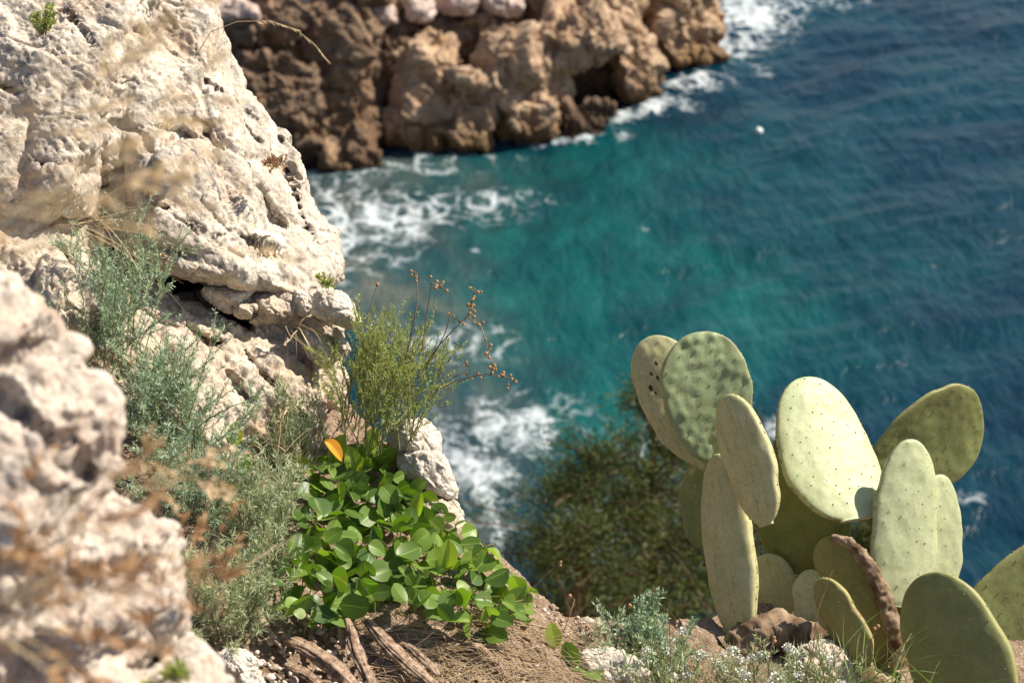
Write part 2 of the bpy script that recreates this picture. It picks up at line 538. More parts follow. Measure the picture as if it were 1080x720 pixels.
# ---- lower ledge sloping down to the plants
rock('rock_ledge', [
    dict(outline=[(60, 240, 3.95), (165, 292, 4.0), (278, 352, 4.0), (332, 420, 3.93), (342, 480, 3.85), (200, 500, 3.6), (40, 460, 3.5)],
         fronts=[(220, 365, 3.80, (.30, .50, .81)), (310, 430, 3.84, (.55, .35, .75))], back=.5, k=.018, bev=24),
    dict(outline=[(-140, 214, 3.8), (62, 230, 3.93), (118, 272, 3.95), (60, 420, 3.5), (-140, 400, 3.4)], fronts=[(50, 290, 3.68, (.05, .62, .78))], back=.5, k=.018, bev=20),
    dict(outline=[(262, 347, 4.02), (306, 345, 4.02), (347, 386, 3.98), (360, 445, 3.9), (335, 510, 3.82), (262, 430, 3.85)],
         fronts=[(320, 395, 3.87, (.55, .30, .78)), (300, 370, 3.89, (.2, .65, .74))], back=.4, k=.014, bev=22),
    dict(outline=[(200, 262, 4.1), (320, 270, 4.1), (368, 318, 4.06), (376, 360, 4.04), (362, 440, 3.98), (262, 440, 3.98)], fronts=[(310, 340, 3.985, (.3, .15, .94))], back=.35, k=.012, bev=14)],
     M['lime_warm'], 'sloping grey and tan rock ledge below the wide crevice', res=.0075, warp=.04, wf=5, gn=((11, .014), (26, .009), (50, .004)),
     strata=((.45, -.3, .85), 19, .014), disp=.0055, df=34, pit=.009, fac=((6, .026), (16, .014), (40, .006)),
     cracks=[([(165, 292), (215, 312), (262, 342)], .013, .1), ([(196, 345), (218, 360), (232, 362)], .014, .07), ([(100, 300), (160, 335), (185, 345)], .006, .05),
             ([(255, 370), (300, 420), (320, 440)], .006, .05), ([(60, 262), (85, 300)], .010, .06), ([(240, 395), (262, 420)], .016, .06)], seed=4)
# ---- stones wedged in the crevice
def stone(outline, d, label, mat='lime_pale', fr=None, n=(.3, .35, .88), seed=1, res=.0045, back=.12, name='wedged_stone', k=.008, group=None, warp=.012, thick=.05, disp=.0035):
    cx = sum(p[0] for p in outline) / len(outline); cy = sum(p[1] for p in outline) / len(outline)
    ar = abs(sum(p[0] * q[1] - q[0] * p[1] for p, q in zip(outline, outline[1:] + outline[:1]))) / 2
    sz = math.sqrt(ar) * d / FPX; f = min(1.0, sz / .11)
    return rock(name, [dict(outline=outline, d=d, fronts=[(cx, cy, d - thick * min(1, f * 1.3), n)] + (fr or []), back=back, k=.07 * sz, bev=28)], M[mat], label, 'stone', group,
                res=max(.0022, res * f), warp=warp * f, wf=14 / f, gn=((25 / f, .005 * f), (60 / f, .003 * f)), disp=disp, df=55, pit=.004 * f, seed=seed, sub=True, fac=((16 / f, .012 * f), (40 / f, .004 * f)), ckf=.6)


GW = 'stones wedged in the crevice'
stone([(147, 246), (200, 258), (250, 284), (247, 297), (217, 304), (168, 286), (150, 262)], 3.88, 'long grey wedge of rock lying directly under the big outcrop', 'lime', n=(.15, .25, .95), seed=11, back=.2, group=GW)
stone([(204, 300), (272, 302), (262, 315), (244, 328), (219, 316)], 3.93, 'flat pale stone just right of the long wedge', seed=12, back=.2, group=GW)
stone([(264, 308), (313, 305), (314, 338), (286, 347), (266, 336)], 3.97, 'ochre stone block filling the deep middle of the crevice', 'lime_warm', seed=13, back=.2, group=GW)
stone([(247, 318), (270, 322), (264, 337), (246, 332)], 3.92, 'small tan chip between ledge and ochre block', 'lime_warm', seed=14, group=GW)
stone([(334, 302), (360, 307), (383, 341), (380, 349), (360, 349), (341, 341), (322, 331)], 3.90, 'smooth white stone jutting out over the shrub', fr=[(350, 320, 3.845, (.2, .8, .55)), (345, 335, 3.85, (-.3, -.2, .9))], seed=15, back=.2, group=GW)
stone([(310, 305), (330, 309), (325, 333), (314, 333)], 3.95, 'little upright stone touching the white jutting one', seed=16, group=GW)
stone([(322, 350), (352, 355), (357, 381), (341, 392), (324, 377)], 3.93, 'squarish pale stone under the white jutting one', seed=17, group=GW)
stone([(353, 343), (371, 367), (365, 378), (350, 361)], 3.92, 'thin pointed stone leaning at the crevice mouth', 'lime', seed=18, group=GW)
# ---- stones to the right of the leafy clump
GS = 'pale stones at the drop behind the leafy plant'
stone([(412, 440), (445, 437), (467, 463), (461, 482), (428, 492), (410, 468)], 3.86, 'rounded white stone at the foot of the green shrub', seed=21, back=.22, name='edge_stone', group=GS, n=(.4, .3, .85))
stone([(416, 482), (462, 474), (485, 519), (478, 531), (448, 524), (420, 505)], 3.83, 'tilted white stone below the rounded one', seed=22, back=.22, name='edge_stone', group=GS, n=(.45, .25, .85))
stone([(440, 522), (484, 528), (500, 568), (478, 572), (446, 556)], 3.80, 'lowest pale stone half buried behind the leaves', 'lime_warm', seed=23, back=.22, name='edge_stone', group=GS, n=(.4, .4, .8))
stone([(598, 690), (620, 682), (668, 690), (690, 712), (660, 735), (600, 730)], 3.62, 'flat pale stone lying among the white flowers', seed=24, back=.15, name='edge_stone', group=GS, n=(.1, .75, .65), thick=.02)
stone([(225, 688), (262, 682), (276, 700), (262, 716), (232, 712)], 3.25, 'chalky white stone beside the dead roots', seed=25, back=.12, name='loose_stone', n=(.2, .6, .75), thick=.02)
stone([(250, 712), (276, 706), (282, 726), (258, 732)], 3.2, 'small chalky chip in the bottom soil', seed=26, back=.1, name='loose_stone', n=(.2, .6, .75), thick=.02)
# ---- out of focus boulders close to the camera
GN = 'blurred boulders close by on the left'
NB = dict(res=.007, warp=.018, wf=7, gn=((16, .009), (38, .005)), disp=.004, df=40, pit=.006, fac=((6, .030), (15, .014), (36, .006)))
rock('boulder', [dict(outline=[(-150, 240), (20, 272), (62, 308), (112, 366), (145, 428), (139, 460), (96, 530), (80, 640), (-20, 690), (-150, 690)], d=1.95,
     fronts=[(50, 420, 1.83, (.30, .35, .88)), (110, 430, 1.86, (.7, .3, .6)), (30, 330, 1.88, (.25, .7, .66))], back=.3, k=.012, bev=28)],
     M['lime_near'], 'rounded grey boulder with cracks nearest the left edge', group=GN, seed=31,
     cracks=[([(-20, 388), (22, 370), (61, 362), (90, 345)], .012, .06), ([(-20, 402), (22, 433), (60, 470), (95, 500)], .007, .05)], **NB)
rock('boulder', [dict(outline=[(-150, 470, 2.05), (88, 490, 2.08), (148, 516), (200, 555), (190, 572), (155, 640), (60, 740), (-150, 740, 1.95)], d=2.08,
     fronts=[(60, 530, 1.75, (.22, .5, .84)), (160, 545, 1.93, (.50, .42, .76))], back=.35, k=.010),
     dict(outline=[(-150, 540, 2.05), (150, 556), (199, 630), (190, 648), (160, 720), (60, 780), (-150, 780, 1.95)], d=2.08, fronts=[(60, 600, 1.71, (.22, .5, .84)), (165, 605, 1.92, (.50, .4, .77))], back=.35, k=.01)],
     M['lime_near'], 'pinkish boulder with a beaked edge between two other blurred boulders', group=GN, seed=32, cracks=[([(95, 480), (120, 530), (200, 560)], .006, .05)], **NB)
rock('boulder', [dict(outline=[(-150, 628, 2.0), (80, 622, 2.05), (150, 632), (194, 660), (272, 745), (285, 830), (-150, 830)], d=2.15,
     fronts=[(90, 670, 1.62, (.18, .55, .82)), (220, 700, 1.93, (.5, .4, .77))], back=.35, k=.012)],
     M['lime_near'], 'broad blurred boulder filling the bottom corner', group=GN, seed=33, cracks=[([(160, 690), (182, 660), (196, 650)], .010, .05)], **NB)

# ------------------------------------------------------------------ foreground ground, cliff
ctrl = [(380, 700, 3.4), (280, 690, 3.4), (500, 620, 3.6), (600, 700, 3.6), (700, 712, 3.7), (800, 700, 3.8), (1000, 735, 3.8), (1090, 760, 3.8), (430, 545, 3.78),
        (400, 480, 3.92), (300, 560, 3.62), (250, 520, 3.66), (200, 460, 3.7), (340, 450, 3.98), (130, 400, 3.75), (30, 300, 3.95), (230, 640, 3.4)]
cp = np.array([at(*p) for p in ctrl] + [(0, 1.2, HC - 2.0), (0, 0, HC - 1.7), (-1.2, 0, HC - 1.25), (-1.4, 1.6, HC - 1.5), (1.2, 1, HC - 2.2), (1.8, 2.4, HC - 2.45), (-2.2, 3, HC - 1.2),
                                        (-1.6, 4.3, HC - 1.75), (2.5, 0, HC - 2.2), (-2.5, -1.5, HC - .8), (2.5, -1.5, HC - 1.8), (0, -1.5, HC - 1.4)])


def _tps(A, B):
    r2 = ((A[:, None, :2] - B[None, :, :2]) ** 2).sum(-1)
    return np.where(r2 > 1e-12, .5 * r2 * np.log(np.maximum(r2, 1e-12)), 0)


_n = len(cp)
_K = np.zeros((_n + 3, _n + 3)); _K[:_n, :_n] = _tps(cp, cp) + np.eye(_n) * .01
_K[:_n, _n] = 1; _K[:_n, _n + 1:] = cp[:, :2]; _K[_n, :_n] = 1; _K[_n + 1:, :_n] = cp[:, :2].T
_w = np.linalg.solve(_K, np.concatenate([cp[:, 2], np.zeros(3)]))


def ground_z(P):
    P = np.asarray(P, float)
    z = _tps(P, cp) @ _w[:_n] + _w[_n] + P[:, :2] @ _w[_n + 1:]
    x, y = P[:, 0], P[:, 1]
    inside = sstep(3.2, 2.4, np.abs(x)) * sstep(-2.2, -1.2, y)
    z = np.where(inside < 1, z * inside + (HC - 1.6 - .15 * x) * (1 - inside), z)
    edge = np.interp(x, [-2.5, -1.2, -.75, -.45, -.32, -.2, -.05, .1, .3, .55, .9, 1.5, 3], [4.6, 4.3, 3.95, 3.6, 3.44, 3.23, 3.04, 2.95, 3.03, 3.2, 3.3, 3.35, 3.3])
    t = np.maximum(0, y - edge)
    drop = 2.2 * t - .9 * (1 - np.exp(-t / .5)) * .0 + .9 * sstep(0, .25, t)
    drop = np.where(t > 2.2, 2.2 * 2.2 + .9 + (t - 2.2) * 1.0, drop)
    return np.maximum(z - drop, -3.0)


def hit(px, py, d0=2.5, d1=5.0):
    ds = np.linspace(d0, d1, 400); P = np.array([at(px, py, d) for d in ds])
    below = P[:, 2] < ground_z(P)
    i = int(np.argmax(below)) if below.any() else len(ds) - 1
    return P[i]


def axis(segs):
    o = [segs[0][0]]
    for a, b, s in segs:
        n = max(1, int(round((b - a) / s))); o += list(np.linspace(a, b, n + 1)[1:])
    return np.array(o)


def grid_faces(nx, ny):
    i = np.arange(nx * ny).reshape(nx, ny)
    return np.stack([i[:-1, :-1], i[1:, :-1], i[1:, 1:], i[:-1, 1:]], -1).reshape(-1, 4)


gx = axis([(-14, -3, .5), (-3, -1.1, .05), (-1.1, 1.25, .006), (1.25, 3, .05), (3, 14, .5)])
gy = axis([(-8, -1, .5), (-1, 2.3, .05), (2.3, 3.5, .006), (3.5, 5, .03), (5, 22, .25)])
GX, GY = np.meshgrid(gx, gy, indexing='ij')
P2 = np.stack([GX.ravel(), GY.ravel()], 1)
gz = np.concatenate([ground_z(P2[i:i + 50000]) for i in range(0, len(P2), 50000)])
P3 = np.column_stack([P2, gz])
fine = sstep(-1.4, -1.0, P2[:, 0]) * sstep(1.5, 1.1, P2[:, 0]) * sstep(2.1, 2.4, P2[:, 1]) * sstep(3.9, 3.4, P2[:, 1])
gz = gz + .02 * fbm(P3, 4, 3, 5) * (.4 + fine) + fine * (.010 * fbm(P3, 17, 5, 6) + .006 * np.abs(fbm(P3, 50, 3, 8)))
gz += (1 - fine) * .25 * fbm(P3, .9, 4, 9) * sstep(HC - 2.6, HC - 4.5, gz)
P3[:, 2] = gz
t = NT('stony_soil'); c = t.coord('Object')
n1 = t.noise(c, 9, 5, .6); n2 = t.noise(c, 60, 5, .65)
col = t.mix(t.ramp(n1, [(.35, 0), (.65, 1)]), (.18, .118, .075), (.35, .25, .175))
col = t.mix(t.ramp(n2, [(.55, 0), (.66, .9)]), col, (.42, .34, .27))
col = t.mix(t.ramp(t.noise(c, 150, 3), [(.35, .55), (.6, 1.1)]), (0, 0, 0), col) if False else t.mix(1.0, col, t.ramp(t.noise(c, 150, 3), [(.32, .6), (.6, 1.1)]), 'MULTIPLY')
M['soil'] = t.done(t.bsdf(col, .95, .1, t.bump(n2, .7, .012, t.bump(t.noise(c, 240, 3), .6, .004))))
tag(link_mesh('ground', P3, grid_faces(len(gx), len(gy)), M['soil']), 'brown stony soil of the ledge and the cliff below it', kind='structure')

# ------------------------------------------------------------------ the sea
wx = axis([(-900, -200, 100), (-200, -40, 10), (-40, -13, .6), (-13, 16, .075), (16, 45, .6), (45, 200, 10), (200, 900, 100)])
wy = axis([(-300, -20, 20), (-20, 16, .8), (16, 48, .085), (48, 80, .6), (80, 300, 10), (300, 2000, 100)])
WX, WY = np.meshgrid(wx, wy, indexing='ij'); W2 = np.column_stack([WX.ravel(), WY.ravel(), np.zeros(WX.size)])
ang = math.radians(-62)
ca, sa = math.cos(ang), math.sin(ang)
along, across = W2[:, 0] * ca + W2[:, 1] * sa, -W2[:, 0] * sa + W2[:, 1] * ca
A2 = np.column_stack([along, across * .42, np.zeros(len(along))])
near = sstep(46, 38, np.abs(W2[:, 0] - 1.5) + 0) * sstep(-30, -10, W2[:, 1]) * sstep(90, 60, W2[:, 1])
fine = sstep(19, 15, np.abs(W2[:, 0] - 1.5)) * sstep(14, 17, W2[:, 1]) * sstep(50, 46, W2[:, 1])
wz = near * (.085 * fbm(A2, .75, 2, 40) + .03 * pnoise(A2 * .2, 44)) + fine * (.026 * ridge(A2 + .15 * fbm(A2, 1.0, 2, 49)[:, None], 1.15, 3, 41, .52) + .012 * fbm(A2, 5, 2, 43))


def blob(px, py, rx, ry, rot=0.0):
    """soft patch lying on the water: centre and size from where it is seen, evaluated over the sea plane"""
    c0 = sea_point(px, py); sx = np.linalg.norm(sea_point(px + rx, py) - c0); sy = np.linalg.norm(sea_point(px, py - ry) - c0)
    dx, dy = W2[:, 0] - c0[0], W2[:, 1] - c0[1]; cr, sr = math.cos(rot), math.sin(rot)
    return np.exp(-(((dx * cr + dy * sr) / sx) ** 2 + ((-dx * sr + dy * cr) / sy) ** 2))


foam = np.zeros(len(W2))
for b in ((350, 250, 60, 45, 0, .85), (395, 232, 70, 30, 0, .75), (470, 222, 80, 20, .1, .62), (540, 212, 55, 13, .1, .45), (345, 200, 40, 22, 0, .55), (400, 270, 50, 16, 0, .5),
          (540, 450, 75, 34, .15, .66), (500, 490, 50, 50, .3, .6), (590, 425, 30, 18, .1, .42), (480, 365, 70, 24, 0, .5), (510, 560, 40, 40, 0, .5), (700, 500, 60, 60, 0, .42), (640, 560, 60, 50, 0, .4),
          (790, 15, 45, 26, 0, 1.1), (760, 50, 35, 18, 0, .85), (860, 3, 55, 10, 0, .6), (725, 88, 42, 10, .1, .85), (690, 112, 45, 9, .2, .8), (640, 122, 40, 12, .3, .75),
          (600, 148, 60, 9, .1, .6), (800, 75, 16, 10, 0, .4), (830, 455, 26, 16, 0, .58), (1025, 528, 18, 9, 0, .5), (470, 168, 90, 7, 0, .42), (680, 240, 8, 5, 0, .4), (420, 180, 90, 8, 0, .5), (500, 268, 6, 4, 0, .5)):
    foam = np.maximum(foam, b[5] * blob(*b[:5])) + .12 * b[5] * blob(*b[:5])
sandy = np.clip(blob(370, 285, 90, 60) + .8 * blob(455, 330, 55, 40) + .6 * blob(400, 210, 120, 30) + .7 * blob(500, 545, 60, 60) + .6 * blob(500, 420, 70, 60) + .5 * blob(430, 180, 120, 14), 0, 1)
teal = np.clip(blob(620, 290, 130, 110) + .8 * blob(760, 330, 150, 70) + .8 * blob(640, 430, 110, 70) + .5 * blob(560, 180, 190, 26, .1) + .35 * blob(880, 260, 160, 60) + .8 * blob(480, 300, 80, 80) + .25 * blob(760, 170, 120, 50), 0, 1)
W3 = W2.copy(); W3[:, 2] = wz
wob = link_mesh('sea', W3, grid_faces(len(wx), len(wy)), None, origin=np.zeros(3))
for n_, v_ in (('foam', foam), ('sandy', sandy), ('teal', teal)): fattr(wob, n_, v_)
t = NT('sea_water'); c = t.coord('Object')
mp = t.n('ShaderNodeMapping'); t.l(c, mp.inputs['Vector']); mp.inputs['Rotation'].default_value = (0, 0, math.radians(62)); mp.inputs['Scale'].default_value = (1, .45, 1); wc = mp.outputs[0]
big = t.noise(c, .35, 3, .6, .5); med = t.noise(wc, 1.3, 4, .6, .4)
deep = t.mix(t.ramp(big, [(.38, 0), (.64, 1)]), (.0003, .014, .029), (.0005, .026, .040))
tl = t.mix(t.ramp(med, [(.36, 0), (.66, 1)]), (.001, .038, .041), (.0035, .075, .070))
col = t.mix(t.math('MULTIPLY', t.attr('teal'), t.ramp(big, [(.3, .65), (.6, 1)])), deep, tl)
sn = t.mix(t.ramp(t.noise(c, 1.1, 4, .6, .6), [(.4, 0), (.62, 1)]), (.03, .06, .06), (.10, .105, .085))
col = t.mix(t.math('MULTIPLY', t.attr('sandy'), .75), col, sn)
dst = t.noise(c, 1.2, 3, .6); dv = t.n('ShaderNodeVectorMath', operation='ADD')
dsc = t.n('ShaderNodeTexNoise'); t.l(c, dsc.inputs['Vector']); dsc.inputs['Scale'].default_value = 1.6; dsc.inputs['Detail'].default_value = 4
sb = t.n('ShaderNodeVectorMath', operation='SCALE'); t.l(dsc.outputs['Color'], sb.inputs[0]); sb.inputs['Scale'].default_value = .9
t.l(c, dv.inputs[0]); t.l(sb.outputs[0], dv.inputs[1])
lace = t.voro(dv.outputs[0], 2.1, 'DISTANCE_TO_EDGE'); lace2 = t.voro(dv.outputs[0], 5.2, 'DISTANCE_TO_EDGE')
ln = t.math('ADD', t.ramp(lace, [(0, 1), (.22, 0)]), t.math('MULTIPLY', t.ramp(lace2, [(0, 1), (.3, 0)]), .6))
fn = t.noise(wc, 2.2, 6, .72, .6)
fd = t.math('ADD', t.math('MULTIPLY', t.attr('foam'), .70), t.math('MULTIPLY', t.math('SUBTRACT', fn, .5), 2.0))
fd = t.math('ADD', fd, t.math('MULTIPLY', t.math('SUBTRACT', ln, .55), .45))
fm = t.math('MULTIPLY', t.ramp(fd, [(.38, 0), (.66, .34), (1.05, .85)]), t.ramp(t.attr('foam'), [(.1, 0), (.3, 1)]))
col = t.mix(fm, col, (.52, .56, .57))
wv = t.bump(t.noise(wc, 2.8, 5, .62, .3), .55, .2); wv = t.bump(t.noise(wc, 9, 3, .6), .25, .03, wv)
rgh = t.math('ADD', t.math('MULTIPLY', fm, .6), .25)
M['sea'] = t.done(t.bsdf(col, rgh, .26, wv, IOR=1.33))
wob.data.materials.clear(); wob.data.materials.append(M['sea'])
tag(wob, 'teal and deep blue sea with broken white foam', kind='structure')

# ------------------------------------------------------------------ far headland and its boulders
FR = dict(res=.05, warp=.26, wf=.7, gn=((1.3, .12), (3, .07), (6, .035)), disp=.06, df=4.5, pit=.06, strata=((.35, .1, .9), 1.5, .10), fac=((.7, .45), (1.7, .22), (4.5, .08)), ckf=.3)


def foot(px, py, z=0.0):
    return (HC - z) / (.5 - .8660254 * (360 - py) / FPX)


def shore(px, py, dz=-.5):
    """outline corner that dips under the water below a seen shore point"""
    p = sea_point(px, py) + np.array([0, 0, dz]); r = p - CAM; d = r @ FV
    return (540 + FPX * (r @ RV) / d, 360 - FPX * (r @ UV) / d, d)


rock('headland', [
    dict(outline=[(60, -200, 40), (420, -190, 41), (640, -130, 42), (668, 40, 39.8), shore(682, 82), shore(640, 112), shore(560, 138), shore(440, 160), shore(330, 180), shore(60, 200)],
         fronts=[(330, 176, foot(330, 178), (.06, -.40, .91)), (480, 150, foot(500, 138), (.16, -.30, .94)), (600, 120, foot(600, 112), (.35, -.2, .9)), (400, 10, 37.2, (.05, .75, .66))], back=3.6, k=.12, bev=8),
    dict(outline=[(60, -120, 38.4), (380, -120, 38.8), (410, 60, 37), shore(425, 168), shore(380, 176), shore(330, 183), shore(200, 194), shore(60, 200)],
         fronts=[(330, 180, foot(330, 182), (.10, -.38, .92)), (300, 60, 35.4, (.1, .1, .98))], back=3, k=.12, bev=8),
    dict(outline=[(100, -160, 38), (280, -160, 38.4), (400, -130, 38.6), (405, 20, 36.6), (330, 52, 35.6), (230, 62, 35.2), (100, 70, 35)],
         fronts=[(280, 30, 35.0, (.1, .2, .97)), (300, 0, 35.3, (.1, .8, .6))], back=3, k=.12)],
     M['head'], 'dark brown sea-worn headland across the cove', 'headland', seed=41, kind='structure', **FR)


def sea_boulder(outline, label, n, mat='boulder', seed=1, thick=.4, back=1.6, fr=None, group='boulders along the far shore', k=.03, big=True, d=None, **kw):
    """without d the boulder stands in the water at its lowest outline corner, its front leaning by n"""
    cx = sum(p[0] for p in outline) / len(outline); cy = sum(p[1] for p in outline) / len(outline)
    low = max(outline, key=lambda p: p[1])
    if d is None:
        d = foot(*low) + thick; f0 = (low[0], low[1], foot(*low), n)
    else:
        f0 = (cx, cy, d - thick, n)
    a = dict(res=.04, warp=.16, wf=1.0, gn=((1.6, .07), (4, .04)), disp=.055, df=4.2, pit=.09, strata=((.35, .2, .9), 1.9, .06), fac=((.9, .42), (2.2, .20), (5, .07)), ckf=.3) if big else \
        dict(res=.03, warp=.08, wf=1.6, gn=((3, .04), (7, .02)), disp=.022, df=7, pit=.015, fac=((2.2, .10), (5, .04)), ckf=.4)
    a.update(kw)
    return rock('sea_boulder', [dict(outline=outline, d=d, fronts=[f0] + (fr or []), back=back, k=k, bev=26)], M[mat], label, 'boulder', group, seed=seed, **a)


sea_boulder([(405, 46), (445, 26), (482, 48), (494, 98), (474, 152), (432, 166), (402, 130)], 'craggy boulder with a bright tan knob above the dark waterline', (.35, -.05, .93), seed=51, thick=.6)
sea_boulder([(474, 76), (500, 62), (522, 84), (529, 120), (518, 160), (484, 166), (468, 135)], 'smooth upright brown boulder standing between two craggy ones', (.3, -.1, .95), seed=52, thick=.3, gn=((1.6, .06), (4, .03)), disp=.03, warp=.12)
sea_boulder([(498, 24), (540, 14), (568, 46), (600, 88), (594, 120), (576, 150), (535, 162), (516, 120), (496, 70)], 'big craggy round-shouldered boulder in the middle of the far shore', (.30, -.05, .95), seed=53, thick=.7)
sea_boulder([(552, 20), (600, -4), (652, 12), (660, 52), (612, 66), (572, 70)], 'flat-topped boulder roofing the dark sea cave', (.15, .1, .98), seed=54, thick=.7, d=37.0)
sea_boulder([(630, -20), (665, -16), (678, 36), (697, 85), (686, 108), (655, 122), (638, 70), (642, 30)], 'tall buttress of brown rock beside the cave mouth', (.45, -.05, .89), seed=55, thick=.5)
sea_boulder([(672, -60), (738, -60), (745, 0), (760, 45), (754, 72), (718, 80), (690, 62), (670, 20)], 'brown rock point farthest out at the edge of the foam', (.4, .05, .9), seed=56, back=2.4, thick=.6)
sea_boulder([(585, 112), (630, 100), (657, 114), (642, 138), (590, 154)], 'low wet boulder in the mouth of the sea cave', (.2, .3, .9), seed=57, mat='head', thick=.3)
sea_boulder([(338, 150), (360, 140), (394, 146), (402, 172), (362, 186), (336, 180)], 'low ochre boulder at the dark waterline', (.35, .3, .87), 'boulder', 67, .2, 1.0, big=False)
sea_boulder([(225, 60), (300, 50), (335, 70), (345, 110), (300, 140), (225, 140)], 'dark brown bulge of rock half hidden by the near outcrop', (.2, .0, .97), 'head', 69, .3, 1.5, d=35.2)
GP = 'pale boulders on top of the headland'
for ol_, lab_, d_, sd_ in (
        ([(366, 0), (392, -8), (417, 4), (421, 24), (395, 31), (368, 20)], 'pale pinkish boulder sitting alone on the headland top', 36.4, 61),
        ([(455, -8), (480, -14), (505, -2), (502, 18), (468, 17)], 'pale boulder behind the craggy tan knob', 37.0, 62),
        ([(500, -10), (530, -16), (554, -2), (550, 15), (510, 19)], 'pale boulder above the big round-shouldered one', 37.2, 63),
        ([(205, -4), (240, -12), (274, 0), (279, 17), (240, 26), (206, 22)], 'pinkish boulder peeping over the near limestone outcrop', 35.0, 64),
        ([(300, -14), (330, -18), (358, -4), (352, 12), (308, 11)], 'brownish pink boulder left of the lone pale one', 36.0, 65),
        ([(425, -2), (445, -8), (460, 4), (454, 26), (428, 24)], 'small pale boulder squeezed between two bigger pale ones', 36.6, 66),
        ([(556, -14), (590, -20), (612, -8), (606, 6), (562, 8)], 'pale boulder lying over the flat-topped one', 37.6, 70)):
    sea_boulder(ol_, lab_, (.2, .2, .95), 'bpale', sd_, .3, .8, group=GP, big=False, d=d_)

# ------------------------------------------------------------------ plant geometry
class Geo:
    def __init__(s): s.V = []; s.F3 = []; s.n = 0; s.at = {}
    def add(s, V, F, **at_):
        V = np.asarray(V, float); F = np.asarray(F, int)
        s.V.append(V); s.F3.append(F + s.n); s.n += len(V)
        for k, v in at_.items():
            s.at.setdefault(k, []).append(np.broadcast_to(np.asarray(v, float), (len(V),)))
    def build(s, name, mat, parent=None, label=None, **kw):
        V = np.concatenate(s.V)
        same = len({f.shape[1] for f in s.F3}) == 1
        F = np.concatenate(s.F3) if same else [r for f in s.F3 for r in f.tolist()]
        o = child(name, V, F, mat, parent, **kw) if parent is not None else link_mesh(name, V, F, mat, **kw)
        for k, v in s.at.items():
            vv = np.concatenate(v)
            if len(vv) == len(V): fattr(o, k, vv)
        if label: o['label'] = label
        return o


def frame(d):
    d = nrm(d); a = np.array([0, 0, 1.0]) if abs(d[2]) < .9 else np.array([1.0, 0, 0])
    x = nrm(np.cross(a, d)); return x, np.cross(d, x), d


def tube(g, pts, r0, r1=None, sides=4, **at_):
    pts = np.asarray(pts, float); n = len(pts); r1 = r0 if r1 is None else r1
    T = np.gradient(pts, axis=0); V = []
    for i in range(n):
        x, y, _ = frame(T[i]); r = r0 + (r1 - r0) * i / max(1, n - 1)
        for k in range(sides):
            a = 2 * PI * k / sides; V.append(pts[i] + r * (math.cos(a) * x + math.sin(a) * y))
    F = [(i * sides + k, i * sides + (k + 1) % sides, (i + 1) * sides + (k + 1) % sides, (i + 1) * sides + k) for i in range(n - 1) for k in range(sides)]
    g.add(V, F, **at_)


def leaflets(g, P, D, L, Wd, rnd, nrm_bias=None):
    """many narrow rhombic leaflets at once: base points P, directions D"""
    P = np.asarray(P, float); D = np.asarray(D, float); D = D / np.linalg.norm(D, axis=1)[:, None]
    n = len(P); L = np.broadcast_to(L, (n,)); Wd = np.broadcast_to(Wd, (n,))
    R_ = RNG.normal(size=(n, 3));
    if nrm_bias is not None: R_ = R_ * .6 + np.asarray(nrm_bias)
    X = np.cross(D, R_); X /= np.maximum(np.linalg.norm(X, axis=1), 1e-9)[:, None]
    Nn = np.cross(X, D)
    mid = P + D * (L * .5)[:, None] + Nn * (L * .05)[:, None]
    V = np.stack([P, mid - X * (Wd / 2)[:, None], P + D * L[:, None], mid + X * (Wd / 2)[:, None]], 1).reshape(-1, 3)
    F = np.arange(n * 4).reshape(n, 4)
    g.add(V, F, rnd=np.repeat(rnd, 4))


def curve_stem(p, d, L, n=8, bend=(0, 0, 0), wob=.1):
    pts = [np.asarray(p, float)]; d = nrm(d)
    for i in range(n):
        d = nrm(d + np.asarray(bend) / n + RNG.normal(size=3) * wob / n ** .5)
        pts.append(pts[-1] + d * L / n)
    return np.array(pts)


def sample_curve(pts, s):
    """points and tangents at fractions s"""
    n = len(pts) - 1; u = np.clip(s, 0, .9999) * n; i = u.astype(int); f = (u - i)[:, None]
    return pts[i] * (1 - f) + pts[i + 1] * f, pts[i + 1] - pts[i]


M['green_leaflet'] = leaf_mat('yellow_green_leaflet', (.24, .30, .10), (.42, .45, .19), .42)
M['grey_leaflet'] = leaf_mat('grey_green_leaflet', (.29, .39, .26), (.49, .60, .42), .25, .7, .15, (1, 1.1, .8))
M['silver_leaflet'] = leaf_mat('silver_leaflet', (.33, .40, .22), (.55, .60, .38), .25, .75, .1, (1, 1, .75))
M['pine_needle'] = leaf_mat('pine_needle', (.022, .038, .010), (.125, .15, .04), .2, .6, .2)
M['broad_leaf'] = leaf_mat('glossy_broad_leaf', (.055, .120, .020), (.23, .335, .06), .40, .40, .38, (1.5, 1.7, .35), vein=True)
M['yellow_leaf'] = leaf_mat('yellow_green_leaf', (.20, .31, .045), (.30, .40, .06), .55, .4, .4, (1.4, 1.4, .4), vein=True)
M['orange_leaf'] = leaf_mat('orange_withered_leaf', (.72, .27, .015), (.80, .38, .03), .4, .5, .3, (1.2, 1, .4))
M['straw'] = leaf_mat('dry_straw', (.56, .42, .25), (.74, .60, .40), .25, .7, .15, (1, .9, .6))
M['brown_head'] = leaf_mat('brown_seed_head', (.40, .23, .12), (.58, .38, .21), .25, .8, .1, (1, .8, .5))
M['grass'] = leaf_mat('green_grass_blade', (.13, .20, .05), (.28, .34, .11), .3, .45, .3)
M['stem_green'] = plain_mat('green_stem', (.16, .17, .06), (.22, .20, .09), 60)
M['stem_brown'] = plain_mat('brown_stem', (.17, .10, .055), (.28, .19, .11), 60)
M['stem_red'] = plain_mat('reddish_stem', (.22, .09, .05), (.30, .16, .08), 60)
